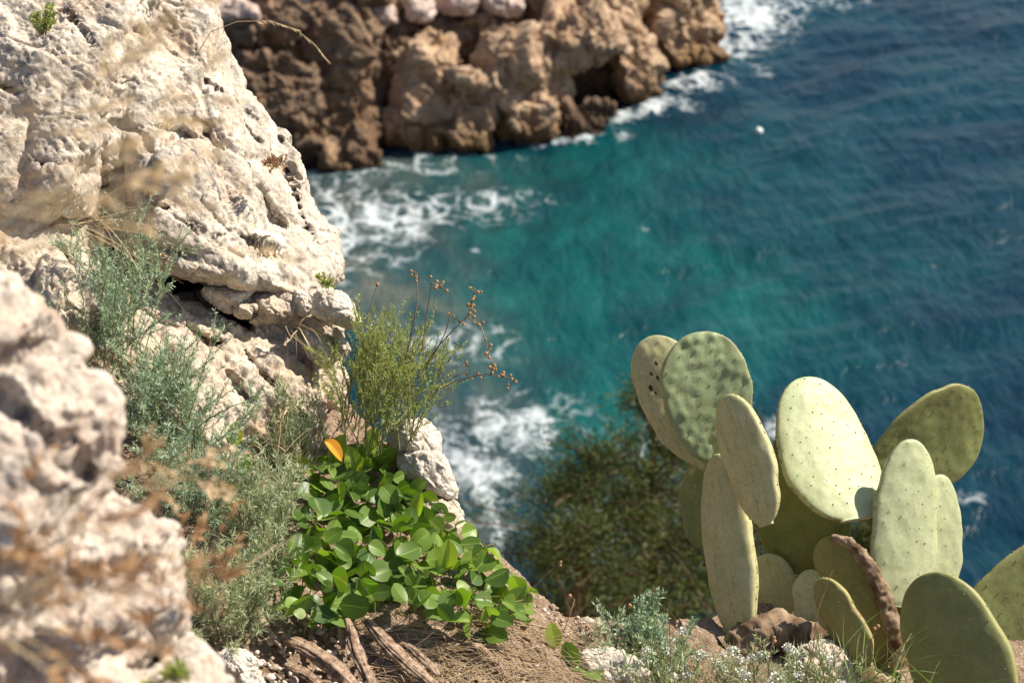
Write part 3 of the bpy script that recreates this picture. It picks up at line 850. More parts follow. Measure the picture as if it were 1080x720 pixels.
M['petal'] = plain_mat('white_petal', (.62, .60, .52), (.76, .75, .68), 90, .6)
M['bark'] = plain_mat('flaky_bark', (.16, .09, .055), (.40, .27, .19), 70, .9, .1, .006)
M['trunk'] = plain_mat('pine_bark', (.07, .045, .03), (.15, .10, .07), 20, .9, .1, .01)
M['deadwood'] = plain_mat('grey_brown_dead_root', (.12, .07, .045), (.38, .28, .20), 90, .95, .1, .006)


def sprig_plant(name, base, label, cat, nst, L, main, spread, leafmat, stemmat, ll, lw, dens, side=3, sideL=.35, rad=.05, bend=(0, 0, .3), ang=.6, group=None, start=.15, srad=.0013, wob=.25, flowers=None, fl_mat=None, jl=.35, seedheads=None):
    base = np.asarray(base, float)
    root = empty(name, base, label, cat, group)
    gs, gl, heads = Geo(), Geo(), []
    allc = []
    for i in range(nst):
        a, r = RNG.uniform(0, 2 * PI), rad * math.sqrt(RNG.uniform())
        p = base + np.array([math.cos(a) * r, math.sin(a) * r, 0]); p[2] = min(ground_z(p[None])[0], base[2] + .05) - .004 if abs(ground_z(p[None])[0] - base[2]) < .08 else base[2] - .004
        d = nrm(np.asarray(main) + spread * RNG.normal(size=3) + .5 * np.array([math.cos(a), math.sin(a), 0]) * r / max(rad, 1e-6) * spread)
        c_ = curve_stem(p, d, L * RNG.uniform(1 - jl, 1.1), 9, bend, wob)
        tube(gs, c_, srad, srad * .45, 4); allc.append(c_)
        for k in range(side):
            s0 = RNG.uniform(.25, .9); q, tn = sample_curve(c_, np.array([s0]))
            x, y, z_ = frame(tn[0]); b = RNG.uniform(0, 2 * PI)
            dd = nrm(z_ * math.cos(ang) + (x * math.cos(b) + y * math.sin(b)) * math.sin(ang))
            cc = curve_stem(q[0], dd, L * sideL * RNG.uniform(.5, 1.1) * (1.15 - .5 * s0), 6, bend, wob)
            tube(gs, cc, srad * .6, srad * .35, 3); allc.append(cc)
    for c_ in allc:
        ln = np.linalg.norm(np.diff(c_, axis=0), axis=1).sum(); m = max(3, int(ln * dens))
        s = RNG.uniform(start, 1, m); q, tn = sample_curve(c_, s)
        tn = tn / np.linalg.norm(tn, axis=1)[:, None]
        dd = tn * .75 + RNG.normal(size=(m, 3)) * .55
        leaflets(gl, q, dd, ll * RNG.uniform(.5, 1.2, m), lw * RNG.uniform(.7, 1.2, m), np.clip(RNG.normal(.5, .25) * .5 + RNG.uniform(0, .6, m), 0, 1))
        if flowers and RNG.uniform() < flowers:
            e = c_[-1]; m2 = 64; dv = RNG.normal(size=(m2, 3)); dv /= np.linalg.norm(dv, axis=1)[:, None]; dv[:, 2] = np.abs(dv[:, 2]) * 1.0 - .25
            pp = e + dv * .0085 * np.array([1, 1, .85])
            gf = Geo(); leaflets(gf, pp, RNG.normal(size=(m2, 3)) + dv, .0048, .0044, RNG.uniform(0, 1, m2), dv); heads.append(gf)
    gs.build('stems' if False else 'stem', M[stemmat], root)
    gl.build('foliage', M[leafmat], root, smooth=False)
    for gf in heads: gf.build('flower_head', M[fl_mat], root, smooth=False)
    return root


def gpt(px, py): return hit(px, py)


# ---- green shrub on the edge
sh = sprig_plant('shrub', at(398, 458, 3.80), 'bushy yellow-green shrub growing out over the water beside the outcrop', 'shrub', 50, .25, cv(.16, .95, .1), .30, 'green_leaflet', 'stem_green', .0085, .0022, 560, side=6, sideL=.38, rad=.085, bend=(.0, 0, .25))
gs, SH = Geo(), []
def seed_stalk(pts, heads, r=.0014):
    pts = np.array([at(*p) for p in pts]); tube(gs, pts, r, r * .6, 4)
    q, tn = sample_curve(pts, np.array(heads))
    for p in q:
        for _ in range(2):
            e = p + RNG.normal(size=3) * .008; tube(gs, [p, e], .0006, .0006, 3)
            gh = Geo(); ball(gh, e, RNG.uniform(.0024, .0042)); SH.append(gh)
def ball(g, c_, r, n=6, m=4, sq=1.0):
    V = []; 
    for i in range(m + 1):
        th = PI * i / m
        for k in range(n):
            V.append(c_ + r * np.array([math.sin(th) * math.cos(2 * PI * k / n), math.sin(th) * math.sin(2 * PI * k / n), math.cos(th) * sq]))
    F = [(i * n + k, i * n + (k + 1) % n, (i + 1) * n + (k + 1) % n, (i + 1) * n + k) for i in range(m) for k in range(n)]
    g.add(V, F, rnd=RNG.uniform())
seed_stalk([(440, 400, 3.78), (462, 365, 3.74), (478, 348, 3.72), (496, 330, 3.7), (500, 303, 3.7)], [.62, .7, .76, .84, .9, .95, .99, .8, .88])
seed_stalk([(494, 332, 3.7), (508, 345, 3.69), (516, 375, 3.68), (524, 392, 3.68)], [.02, .2, .5, .62, .8, .9, .99])
seed_stalk([(455, 415, 3.74), (480, 402, 3.7), (510, 394, 3.68), (545, 400, 3.67)], [.55, .7, .74, .8, .86, .93, .98, .9])
seed_stalk([(428, 380, 3.76), (440, 320, 3.74), (440, 287, 3.73)], [.9, .95, .99])
seed_stalk([(445, 370, 3.76), (452, 320, 3.74), (455, 297, 3.73), (466, 302, 3.73)], [.8, .88, .94, .99])
seed_stalk([(455, 380, 3.75), (470, 350, 3.73), (476, 328, 3.72)], [.97])
seed_stalk([(478, 398, 3.7), (490, 392, 3.7), (493, 384, 3.7)], [.97])
gs.build('dried_stalk', M['stem_brown'], sh)
for gh in SH: gh.build('seed_head', M['brown_head'], sh)

# ---- feathery grey-green plants on the left
GA = 'feathery grey-green plants on the left rocks'
for (px, py, d, n_, L, mn, lab) in (
        (118, 372, 3.66, 34, .27, (-.05, .95, .25), 'feathery blue-green plant growing highest in the rock crevice'),
        (172, 448, 3.62, 42, .22, (.1, .9, .3), 'feathery blue-green plant in the middle of the rock ledge'),
        (195, 520, 3.5, 40, .16, (.25, .9, .3), 'dense blue-green plant right beside the rounded boulder')):
    sprig_plant('feathery_plant', at(px, py, d), lab, 'plant', n_, L, cv(*mn), .36, 'grey_leaflet', 'stem_green', .012, .0019, 640, side=5, sideL=.38, rad=.07, group=GA, bend=(.05, 0, .2), wob=.3)
# ---- silvery grey plants
GV = 'silvery needle-leaved plants'
for (px, py, d, n_, L, mn, lab) in (
        (275, 560, 3.5, 46, .17, (-.05, .95, .25), 'silvery needle-leaved plant pressed against the glossy leaves'),
        (238, 640, 3.35, 44, .16, (0, .95, .3), 'silvery needle-leaved plant lowest on the soil by the pinkish boulder'),
        (312, 470, 3.8, 34, .13, (0, .9, .2), 'silvery withered plant at the foot of the rock ledge')):
    sprig_plant('silvery_plant', at(px, py, d), lab, 'plant', n_, L, cv(*mn), .38, 'silver_leaflet', 'stem_green', .019, .0017, 560, side=3, sideL=.35, rad=.06, group=GV, wob=.25)
# ---- small green sprigs on the rocks
GT = 'tiny sprigs rooted in the rocks'
for (px, py, d, L, lab) in ((342, 298, 3.86, .022, 'tiny bright green sprig on the outcrop edge above the white stone'),
                            (76, 530, 1.93, .03, 'tiny blurred green sprig between the near boulders'),
                            (185, 712, 2.02, .022, 'tiny dark green sprig on the bottom corner boulder'),
                            (45, 35, 3.74, .06, 'thin green tuft near the top of the outcrop')):
    sprig_plant('rock_sprig', at(px, py, d), lab, 'plant', 12, L, cv(0, .8, .5), .5, 'green_leaflet', 'stem_green', .010, .004, 900, side=1, rad=.008, group=GT)

# ---- broad leaf clump
def broad_leaf(g, base, d, up, L, W_, fold=.25, curl=.3, rnd=.5, nu=12, nv=7, rnd_=.95):
    d = nrm(d); x = nrm(np.cross(d, up)); n = np.cross(x, d)
    V, lu, lv = [], [], []
    wav = RNG.uniform(-1, 1, 4)
    for i in range(nu):
        s = i / (nu - 1)
        w = W_ / 2 * (math.sin(PI * min(1, s ** rnd_)) ** .58 if 0 < s < 1 else .0) + .0005
        for k in range(nv):
            v = 2 * k / (nv - 1) - 1
            h = fold * abs(v) * w - curl * L * s * s * .5 + .04 * L * math.sin(5 * s + wav[0] * 3) * v * wav[1] + .05 * L * wav[2] * math.sin(3 * s) * abs(v)
            V.append(base + d * L * s + x * w * v + n * h); lu.append(s); lv.append(v)
    F = [(i * nv + k, (i + 1) * nv + k, (i + 1) * nv + k + 1, i * nv + k + 1) for i in range(nu - 1) for k in range(nv - 1)]
    g.add(V, F, lu=lu, lv=lv, rnd=rnd)


cl_poly = [(335, 482), (368, 468), (402, 470), (428, 500), (468, 535), (500, 565), (530, 590), (552, 612), (560, 648), (520, 662), (470, 650), (430, 628), (395, 625), (372, 642), (325, 650), (300, 640), (292, 605), (318, 560), (325, 520)]
def inpoly(x, y, poly):
    c_ = False; j = len(poly) - 1
    for i in range(len(poly)):
        (xi, yi), (xj, yj) = poly[i], poly[j]
        if (yi > y) != (yj > y) and x < (xj - xi) * (y - yi) / (yj - yi) + xi: c_ = not c_
        j = i
    return c_
base = hit(430, 600)
cl = empty('broadleaf_plant', base, 'dense clump of glossy green oval leaves spreading over the ledge', 'plant')
gl, gs = Geo(), Geo(); placed = []
tries = 0
while len(placed) < 360 and tries < 40000:
    tries += 1
    px, py = RNG.uniform(285, 565), RNG.uniform(460, 668)
    if not inpoly(px, py, cl_poly): continue
    if any((px - a) ** 2 + (py - b) ** 2 < 8.5 ** 2 for a, b in placed): continue
    placed.append((px, py))
    g0 = hit(px, py + 14)
    if g0[2] < HC - 2.42 or g0[1] > 3.5: continue
    h = RNG.uniform(.008, .105)
    toc = nrm(CAM - g0)
    p = g0 + toc * h * .75 + np.array([0, 0, h * .35])
    L = RNG.uniform(.024, .054); up = nrm(np.array([.25, -.40, .62]) + RNG.normal(size=3) * .70)
    a = RNG.uniform(0, 2 * PI); d = np.array([math.cos(a), math.sin(a) * .8, -.1 + .45 * RNG.normal()]); d = nrm(d - up * np.dot(d, up) * .85)
    broad_leaf(gl, p - d * L * .45, d, up, L, L * RNG.uniform(.70, .98), RNG.uniform(-.1, .8), RNG.uniform(-.5, .7), float(np.clip(RNG.normal(.5, .32), 0, 1)), rnd_=RNG.uniform(.75, 1.2))
    b0 = p - d * L * .45; g1 = g0 + RNG.normal(size=3) * .015
    tube(gs, [b0, b0 * .6 + g1 * .4 - d * .01, g1 - np.array([0, 0, .02])], .0011, .0013, 4)
gl.build('foliage', M['broad_leaf'], cl); gs.build('stem', M['stem_green'], cl)
gl = Geo(); broad_leaf(gl, at(342, 464, 3.66), cv(.80, -.62, .1), cv(.35, .62, .7), .050, .027, .7, .7, .9)
gl.build('withered_leaf', M['orange_leaf'], cl, 'orange withered leaf at the top of the clump')
for px, py, d_, u_, L in ((352, 488, (.3, .9, .2), (-.3, .1, .9), .06), (375, 500, (-.2, .9, .3), (.3, .1, .9), .06), (330, 500, (-.6, .6, .3), (0, .4, .9), .05), (440, 545, (.1, .95, .1), (-.5, .1, .85), .05), (390, 478, (.2, .9, .1), (-.2, .2, .9), .055), (470, 600, (.1, .9, .3), (.2, 0, .95), .06), (245, 470, (.2, .9, .3), (.2, .2, .95), .05), (252, 500, (.5, .7, .3), (-.1, .3, .95), .05)):
    gl = Geo(); broad_leaf(gl, at(px, py, hit(px, py + 10) @ FV - CAM @ FV - .09), cv(*d_), cv(*u_), L, L * .6, .5, .2, RNG.uniform(.2, 1))
    gl.build('young_leaf', M['yellow_leaf'], cl, 'upright yellow-green young leaf')
# ---- two little plants right of the clump
for px, py, col_, lab, L in ((585, 692, 'yellow_leaf', 'single upright yellow-green leaf right of the glossy clump', .05), (612, 712, 'broad_leaf', 'low seedling with dark oval leaves by the flat pale stone', .055)):
    b = hit(px, py); r_ = empty('seedling', b, lab, 'plant', 'seedlings right of the leafy clump'); g1, g2 = Geo(), Geo()
    if col_ == 'yellow_leaf':
        broad_leaf(g1, b + np.array([0, 0, .02]), cv(-.15, .95, .1), cv(.3, .1, .9), L, L * .62, .2, .1, .8)
    else:
        broad_leaf(g1, b + np.array([-.01, 0, .02]), cv(-.3, .8, .3), cv(-.2, .5, .8), L, L * .65, .3, .2, .3); g1.build('leaf', M[col_], r_); g1 = Geo(); broad_leaf(g1, b + np.array([.0, 0, .015]), cv(.8, -.2, .4), cv(0, .8, .6), L * .8, L * .5, .3, .3, .6)
        g1.build('leaf', M[col_], r_); g1 = Geo(); broad_leaf(g1, b + np.array([.0, 0, .018]), cv(-.8, .1, .4), cv(0, .8, .6), L * .6, L * .4, .3, .3, .5)
    tube(g2, [b - np.array([0, 0, .01]), b + np.array([0, 0, .022])], .0013, .001, 4)
    g1.build('leaf', M[col_], r_); g2.build('stem', M['stem_green'], r_)

# ---- white-flowered plants along the bottom
GF = 'white-flowered plants along the ledge'
for (px, py, d, n_, L, lab, ff) in (
        (655, 706, 3.64, 20, .085, 'blue-green leafy plant with few flowers left of the flowering row', .05),
        (705, 716, 3.64, 20, .095, 'white-flowered plant just left of the cactus stump', .16),
        (752, 722, 3.60, 20, .095, 'white-flowered plant in front of the cactus stump', .20),
        (806, 738, 3.55, 18, .105, 'white-flowered plant in front of the pale rock under the cactus', .18),
        (866, 746, 3.54, 18, .11, 'white-flowered plant nearest the dark front cactus pad', .14)):
    sprig_plant('flowering_plant', at(px, py, d), lab, 'plant', n_, L, cv(0, .95, .15), .36, 'silver_leaflet' if px > 690 else 'grey_leaflet', 'stem_green', .020, .0022, 290, side=2, sideL=.4, rad=.065, group=GF, flowers=ff * 1.0, fl_mat='petal', jl=.45)
# ---- bluish shrublet behind
sprig_plant('shrublet', at(690, 688, 3.72), 'soft grey-green shrublet against the dark pine', 'plant', 36, .12, cv(0, .95, .1), .4, 'grey_leaflet', 'stem_green', .012, .003, 700, side=2, rad=.06)

# ---- grass tufts
def blade(g, pts, w0, rnd):
    pts = np.asarray(pts, float); n = len(pts); T = np.gradient(pts, axis=0); V = []
    R0 = RNG.normal(size=3)
    for i in range(n):
        x = nrm(np.cross(T[i], R0)); w = w0 * (1 - (i / (n - 1)) ** 2) * .5 + .00015
        V += [pts[i] - x * w, pts[i] + x * w]
    g.add(V, [(2 * i, 2 * i + 1, 2 * i + 3, 2 * i + 2) for i in range(n - 1)], rnd=rnd)


def grass_tuft(name, base, label, cat, n, L, main, spread, mat, w=.002, bend=(0, 0, -.6), rad=.03, group=None, heads=0, head_mat='straw', hl=.05, hw=.004, part='blade'):
    base = np.asarray(base, float)
    root = empty(name, base, label, cat, group); g, hs = Geo(), []
    for i in range(n):
        p = base + RNG.normal(size=3) * rad * np.array([1, 1, .1]); d = nrm(np.asarray(main) + RNG.normal(size=3) * spread)
        c_ = curve_stem(p, d, L * RNG.uniform(.55, 1.1), 10, np.asarray(bend) * RNG.uniform(.4, 1.6), .12)
        blade(g, c_, w * RNG.uniform(.6, 1.2), RNG.uniform())
        if RNG.uniform() < heads:
            m = 18; s = 1 - RNG.uniform(0, hl / L, m); q, tn = sample_curve(c_, s); tn /= np.linalg.norm(tn, axis=1)[:, None]
            gh_ = Geo(); leaflets(gh_, q, tn + RNG.normal(size=(m, 3)) * .45, hl * .28 * RNG.uniform(.6, 1.2, m), hw, RNG.uniform(0, 1, m)); hs.append(gh_)
    g.build(part, M[mat], root, smooth=False)
    for gh_ in hs: gh_.build('seed_head', M[head_mat], root, smooth=False)
    return root


GG = 'green grass tufts under the cactus'
grass_tuft('grass_tuft', at(905, 728, 3.55), 'green grass tuft with long blades crossing the dark front pad', 'grass tuft', 34, .17, cv(.25, .85, .2), .42, 'grass', .0024, (.1, 0, -.7), .03, GG)
grass_tuft('grass_tuft', at(850, 724, 3.58), 'green grass tuft in front of the pale rock', 'grass tuft', 30, .12, cv(0, .95, .2), .38, 'grass', .0022, (0, 0, -.4), .035, GG)
grass_tuft('grass_tuft', at(960, 738, 3.52), 'green grass tuft at the foot of the dark front pad', 'grass tuft', 24, .12, cv(-.1, .9, .2), .5, 'grass', .0022, (0, 0, -.4), .04, GG)
grass_tuft('grass_tuft', at(780, 735, 3.58), 'pale green grass tuft among the white flowers', 'grass tuft', 20, .11, cv(0, .95, .2), .35, 'grass', .002, (0, 0, -.4), .03, GG)
for px_g, py_g, lb_g in ((700, 722, 'fine pale green grass at the left of the white flowers'), (738, 734, 'fine pale green grass under the beige stem pad'), (832, 738, 'fine green grass right of the pale rock'), (640, 728, 'short green grass beside the flat pale stone')):
    grass_tuft('grass_tuft', at(px_g, py_g, 3.58), lb_g, 'grass tuft', 34, .095, cv(0, .95, .2), .42, 'grass', .0016, (0, 0, -.4), .045, GG)
# ---- dry grass hanging in front of the outcrop and boulders
GD = 'dry straw tufts among the left rocks'
for (px, py, d, n_, L, mn, sp, w, hd, hm, lab, hl, hw) in (
        (-45, 300, 1.45, 20, .26, (.75, .62, .1), .26, .0011, .5, 'straw', 'blurred straw grass leaning in from the left frame edge over the outcrop', .06, .0035),
        (-50, 150, 1.6, 14, .22, (.85, .35, .1), .30, .0011, .5, 'straw', 'blurred straw grass highest on the left in front of the outcrop', .06, .0035),
        (-40, 215, 1.38, 22, .22, (.8, .5, .1), .34, .0010, .35, 'straw', 'blurred thin straw grass midway down the left frame edge', .05, .003),
        (-30, 655, 1.32, 20, .15, (.85, .35, .15), .34, .0012, .9, 'brown_head', 'blurred rusty-headed dry grass across the near boulders', .05, .0045),
        (60, 640, 1.42, 11, .11, (.6, .55, .2), .45, .0012, .9, 'brown_head', 'blurred rusty-headed dry grass above the bottom corner boulder', .045, .0045),
        (150, 505, 1.9, 16, .10, (.75, .5, .2), .35, .0012, .8, 'straw', 'blurred straw tuft between rounded boulder and feathery plants', .04, .004),
        (205, 640, 2.05, 12, .13, (.35, .9, .1), .22, .0012, .7, 'brown_head', 'rusty-headed dry grass rising beside the silvery plants', .04, .004),
        (85, 235, 3.6, 24, .24, (.85, -.1, .3), .35, .0013, .2, 'straw', 'sharp straw stalks hanging over the wide crevice', .03, .003),
        (310, 345, 3.84, 14, .07, (.5, -.4, .5), .5, .0012, 0, 'straw', 'small straw tuft stuck between the crevice stones', .03, .003),
        (300, 480, 3.62, 16, .12, (.1, .9, .3), .5, .0013, .3, 'straw', 'dry straw tuft between the ledge and the glossy leaves', .03, .003)):
    grass_tuft('dry_grass_tuft', at(px, py, d), lab, 'dry grass', n_, L, cv(*mn), sp, 'straw', w, (0, 0, -.5), .02, GD, hd, hm, hl, hw)
# ---- long stalk arching over the top of the outcrop
r_ = empty('grass_stalk', at(205, 62, 3.98), 'single arching straw stalk with drooping seed head against the dark headland', 'grass stalk'); g, gh = Geo(), Geo()
cpts = np.array([at(*p) for p in ((205, 62, 3.98), (222, 34, 3.95), (250, 23, 3.92), (285, 22, 3.9), (312, 31, 3.89), (330, 45, 3.88), (345, 63, 3.88))])
tube(g, cpts, .0009, .0006, 4, rnd=.6); m = 60; s = RNG.uniform(.42, 1, m); q, tn = sample_curve(cpts, s)
leaflets(gh, q, tn / np.linalg.norm(tn, axis=1)[:, None] + RNG.normal(size=(m, 3)) * .18 + np.array([.1, 0, -.5]), .016, .0018, RNG.uniform(.4, 1, m))
g.build('stalk', M['straw'], r_); gh.build('seed_head', M['straw'], r_, smooth=False)
GK = 'bare dry stalks along the ledge'
for pts, nh, lab in (([(612, 690, 3.6), (622, 668, 3.6), (650, 648, 3.6), (664, 638, 3.6)], 1, 'bare dry stalk with one bud leaning over the dark pine'),
                     ([(550, 640, 3.6), (560, 622, 3.6), (578, 604, 3.6), (590, 594, 3.6)], 3, 'pale dry stalk at the right end of the glossy leaves'),
                     ([(590, 680, 3.62), (600, 650, 3.62), (606, 632, 3.62), (601, 628, 3.62)], 1, 'thin reddish stalk behind the upright yellow leaf'),
                     ([(708, 700, 3.62), (706, 660, 3.62), (704, 640, 3.62), (714, 655, 3.62)], 4, 'reddish stalk with brown buds above the white flowers'),
                     ([(810, 720, 3.5), (812, 690, 3.5), (816, 672, 3.5)], 2, 'rusty budded stalk in front of the cactus stump'),
                     ([(905, 700, 3.5), (915, 682, 3.5), (926, 660, 3.5)], 2, 'rusty budded stalk under the woody cactus pad'),
                     ([(845, 724, 3.5), (857, 690, 3.5), (862, 645, 3.5), (878, 600, 3.5)], 0, 'fine upright stalk crossing the small beige pads'),
                     ([(330, 350, 3.75), (332, 330, 3.73), (338, 312, 3.72), (342, 300, 3.72)], 1, 'thin stalk with white bud left of the green shrub') if False else
                     ([(385, 350, 3.78), (390, 325, 3.77), (398, 300, 3.76)], 1, 'thin stalk with a pale bud left of the green shrub')):
    pts = np.array([at(*p) for p in pts]); r_ = empty('dry_stalk', pts[0], lab, 'dry stalk', GK); g, gh = Geo(), Geo()
    tube(g, pts, .0011, .0007, 4, rnd=.4); g.build('stalk', M['stem_brown'], r_)
    for k in range(nh):
        e = pts[-1] + (RNG.normal(size=3) * .008 if k else 0); gh = Geo(); ball(gh, e, .0042 if nh < 3 else .003); gh.build('bud', M['brown_head'], r_)
# ---- reddish dry moss on the outcrop
sprig_plant('moss_cushion', at(290, 172, 3.93), 'rusty dry moss cushion on the sunlit face of the pale outcrop', 'moss', 40, .02, cv(.4, .5, .7), .6, 'brown_head', 'stem_brown', .006, .002, 1200, side=0, rad=.025)

# ---- dead roots / bark strips on the ledge
def root_strip(pts, w, label, seed):
    pts = np.array([at(*p) for p in pts]); s = np.linspace(0, 1, 46); q, tn = sample_curve(pts, s)
    for _ in range(2): q[1:-1] = (q[:-2] + 2 * q[1:-1] + q[2:]) / 4
    T = np.gradient(q, axis=0); V = []; ns = 40
    for i in range(46):
        tt = nrm(T[i]); up = nrm(np.array([.1, -.3, 1]) - tt * np.dot(tt, np.array([.1, -.3, 1]))); x = np.cross(tt, up)
        ww = w * (.12 + .88 * math.sin(PI * min(1, (.06 + i / 46 * .9))) ** .6)
        for k in range(ns):
            a = 2 * PI * k / ns
            V.append(q[i] + x * ww * math.cos(a) + up * ww * .38 * math.sin(a))
    V = np.array(V); loc = np.column_stack([np.repeat(s, ns) * 3, np.tile(np.cos(np.arange(ns) * 2 * PI / ns), 46), np.tile(np.sin(np.arange(ns) * 2 * PI / ns), 46)])
    cen = np.repeat(q, ns, 0); rad_ = V - cen
    h = 1 + .55 * fbm(loc * np.array([.55, 3.2, 3.2]), 1.0, 4, seed, .6) + .30 * (ridge(loc * np.array([.35, 4, 4]), 1.0, 3, seed + 4) - .6) + .25 * fbm(loc * np.array([2, 1, 1]), 1.2, 2, seed + 8)
    V = cen + rad_ * h[:, None]
    F = [(i * ns + k, i * ns + (k + 1) % ns, (i + 1) * ns + (k + 1) % ns, (i + 1) * ns + k) for i in range(45) for k in range(ns)]
    F += [tuple(range(ns))[::-1], tuple(45 * ns + k for k in range(ns))]
    tag(link_mesh('dead_root', V, F, M['deadwood']), label, 'dead root', 'dead roots on the soil')


root_strip([(292, 668, 3.42), (322, 682, 3.38), (352, 702, 3.34), (385, 735, 3.3)], .013, 'broad flaking dead root running down beside the chalky stone', 1)
root_strip([(366, 652, 3.44), (374, 680, 3.4), (384, 705, 3.36), (396, 735, 3.32)], .009, 'narrow dead root in the middle of the flaking bundle', 2)
root_strip([(384, 650, 3.46), (405, 675, 3.42), (430, 700, 3.38), (470, 735, 3.34)], .011, 'long dead root slanting towards the straw litter', 3)
root_strip([(410, 672, 3.46), (435, 684, 3.42), (452, 700, 3.4), (462, 712, 3.38)], .007, 'short curved dead root on the right of the bundle', 4)
for k_, (x0, y0, x1, y1, w_, lb_) in enumerate((
        (270, 650, 300, 690, .007, 'thin dark root under the left end of the leafy clump'), (318, 655, 335, 700, .006, 'slim root crossing the broad flaking one'),
        (352, 650, 362, 690, .006, 'slim upright root in the gap of the bundle'), (430, 665, 500, 700, .007, 'grey root lying under the lowest glossy leaves'),
        (470, 690, 540, 722, .006, 'pale thin root in the straw litter'), (540, 668, 600, 700, .005, 'thin twig-like root near the upright yellow leaf'),
        (400, 700, 440, 735, .008, 'short thick root at the bottom of the bundle'), (500, 675, 560, 690, .005, 'thin straight root below the right end of the glossy leaves'))):
    a_, b_ = hit(x0, y0) + np.array([0, 0, .012]), hit(x1, y1) + np.array([0, 0, .012]); m_ = (a_ + b_) / 2 + RNG.normal(size=3) * .012 + np.array([0, 0, .012])
    def px_(p): r = p - CAM; d = r @ FV; return (540 + FPX * (r @ RV) / d, 360 - FPX * (r @ UV) / d, d)
    root_strip([px_(a_), px_(m_ * .5 + a_ * .5 + np.array([0, 0, .004])), px_(m_), px_(b_)], w_, lb_, 20 + k_)
root_strip([(300, 700, 3.36), (325, 712, 3.33), (350, 735, 3.3)], .008, 'thin dead root lowest in the bundle', 5)
# ---- straw litter and gravel (uncountable)
g = Geo()
for i in range(1000):
    px, py = RNG.uniform(380, 640), RNG.uniform(618, 735)
    if py < 600 + (px - 380) * .3: continue
    p = hit(px, py) + np.array([0, 0, .006])
    if p[2] < HC - 2.62 or p[1] > 3.2: continue
    a = RNG.normal(-.35, .55); d = np.array([math.cos(a), math.sin(a) * .8, -.12 + RNG.normal() * .1])
    c_ = curve_stem(p, d, RNG.uniform(.03, .13), 6, (0, 0, 0), .35); tube(g, c_, .0008 * RNG.uniform(.5, 1.3) * (2.2 if RNG.uniform() < .12 else 1), .0006, 4, rnd=RNG.uniform())
tag(g.build('straw_litter', M['straw']), 'pale straw and twig litter strewn over the soil', 'litter', kind='stuff')
g = Geo()
for i in range(1500):
    px, py = RNG.uniform(235, 700), RNG.uniform(630, 740)
    p = hit(px, py); r = RNG.uniform(.0015, .0055) if RNG.uniform() < .95 else RNG.uniform(.007, .010); n0 = g.n
    if p[2] < HC - 2.62 or p[1] > 3.25: continue
    ball(g, p, r, 7, 5, .6); g.V[-1] = p + (g.V[-1] - p) * (1 + .8 * pnoise((g.V[-1] - p) / r * .8 + i * 1.7, 3))[:, None]
M['gravel'] = leaf_mat('mixed_gravel', (.28, .19, .13), (.66, .58, .50), .0, .9, .1)
tag(g.build('gravel', M['gravel']), 'mixed brown and chalky gravel on the soil', 'gravel', kind='stuff')

# ------------------------------------------------------------------ prickly pear
M['pad_shade'] = pad_mat('green_cactus_pad_shade_tone', (.175, .195, .065), (.235, .255, .09), .4, (.22, .20, .08), scar=-.005)  # green darkened for pads turned from the sun, shade put into the colour
M['pad_sunlit'] = pad_mat('green_cactus_pad_sunlit_tone', (.39, .43, .225), (.46, .48, .275), .35, (.40, .38, .19), scar=.0)  # paler copy of the green for sun-facing pads, sunlight painted into the colour
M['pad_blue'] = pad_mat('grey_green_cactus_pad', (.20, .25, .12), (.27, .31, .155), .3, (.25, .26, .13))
M['pad_deep_shade'] = pad_mat('olive_cactus_pad_shade_tone', (.14, .165, .045), (.185, .205, .065), scar=.01)  # darkest copy, for the rear pads: deeper shade painted into the base colour
M['pad_old'] = pad_mat('aged_beige_cactus_pad', (.42, .40, .20), (.50, .47, .26), .8, (.29, .30, .11), .008, .65)
M['pad_brown'] = pad_mat('browned_cactus_pad', (.22, .22, .07), (.29, .25, .09), .5, (.20, .12, .05), .05, .7)
M['areole'] = plain_mat('brown_areole', (.21, .15, .085), (.33, .27, .16), 300, .9)
M['scar'] = plain_mat('dark_scar_tissue', (.035, .016, .012), (.09, .04, .028), 90, .9)
M['cork'] = plain_mat('corky_bark', (.10, .06, .035), (.32, .235, .155), 26, .95, .1, .006)
cac_base = at(835, 690, 3.85)
cac = empty('prickly_pear', cac_base, 'prickly pear cactus with flat green and beige pads on the ledge above the sea', 'cactus')


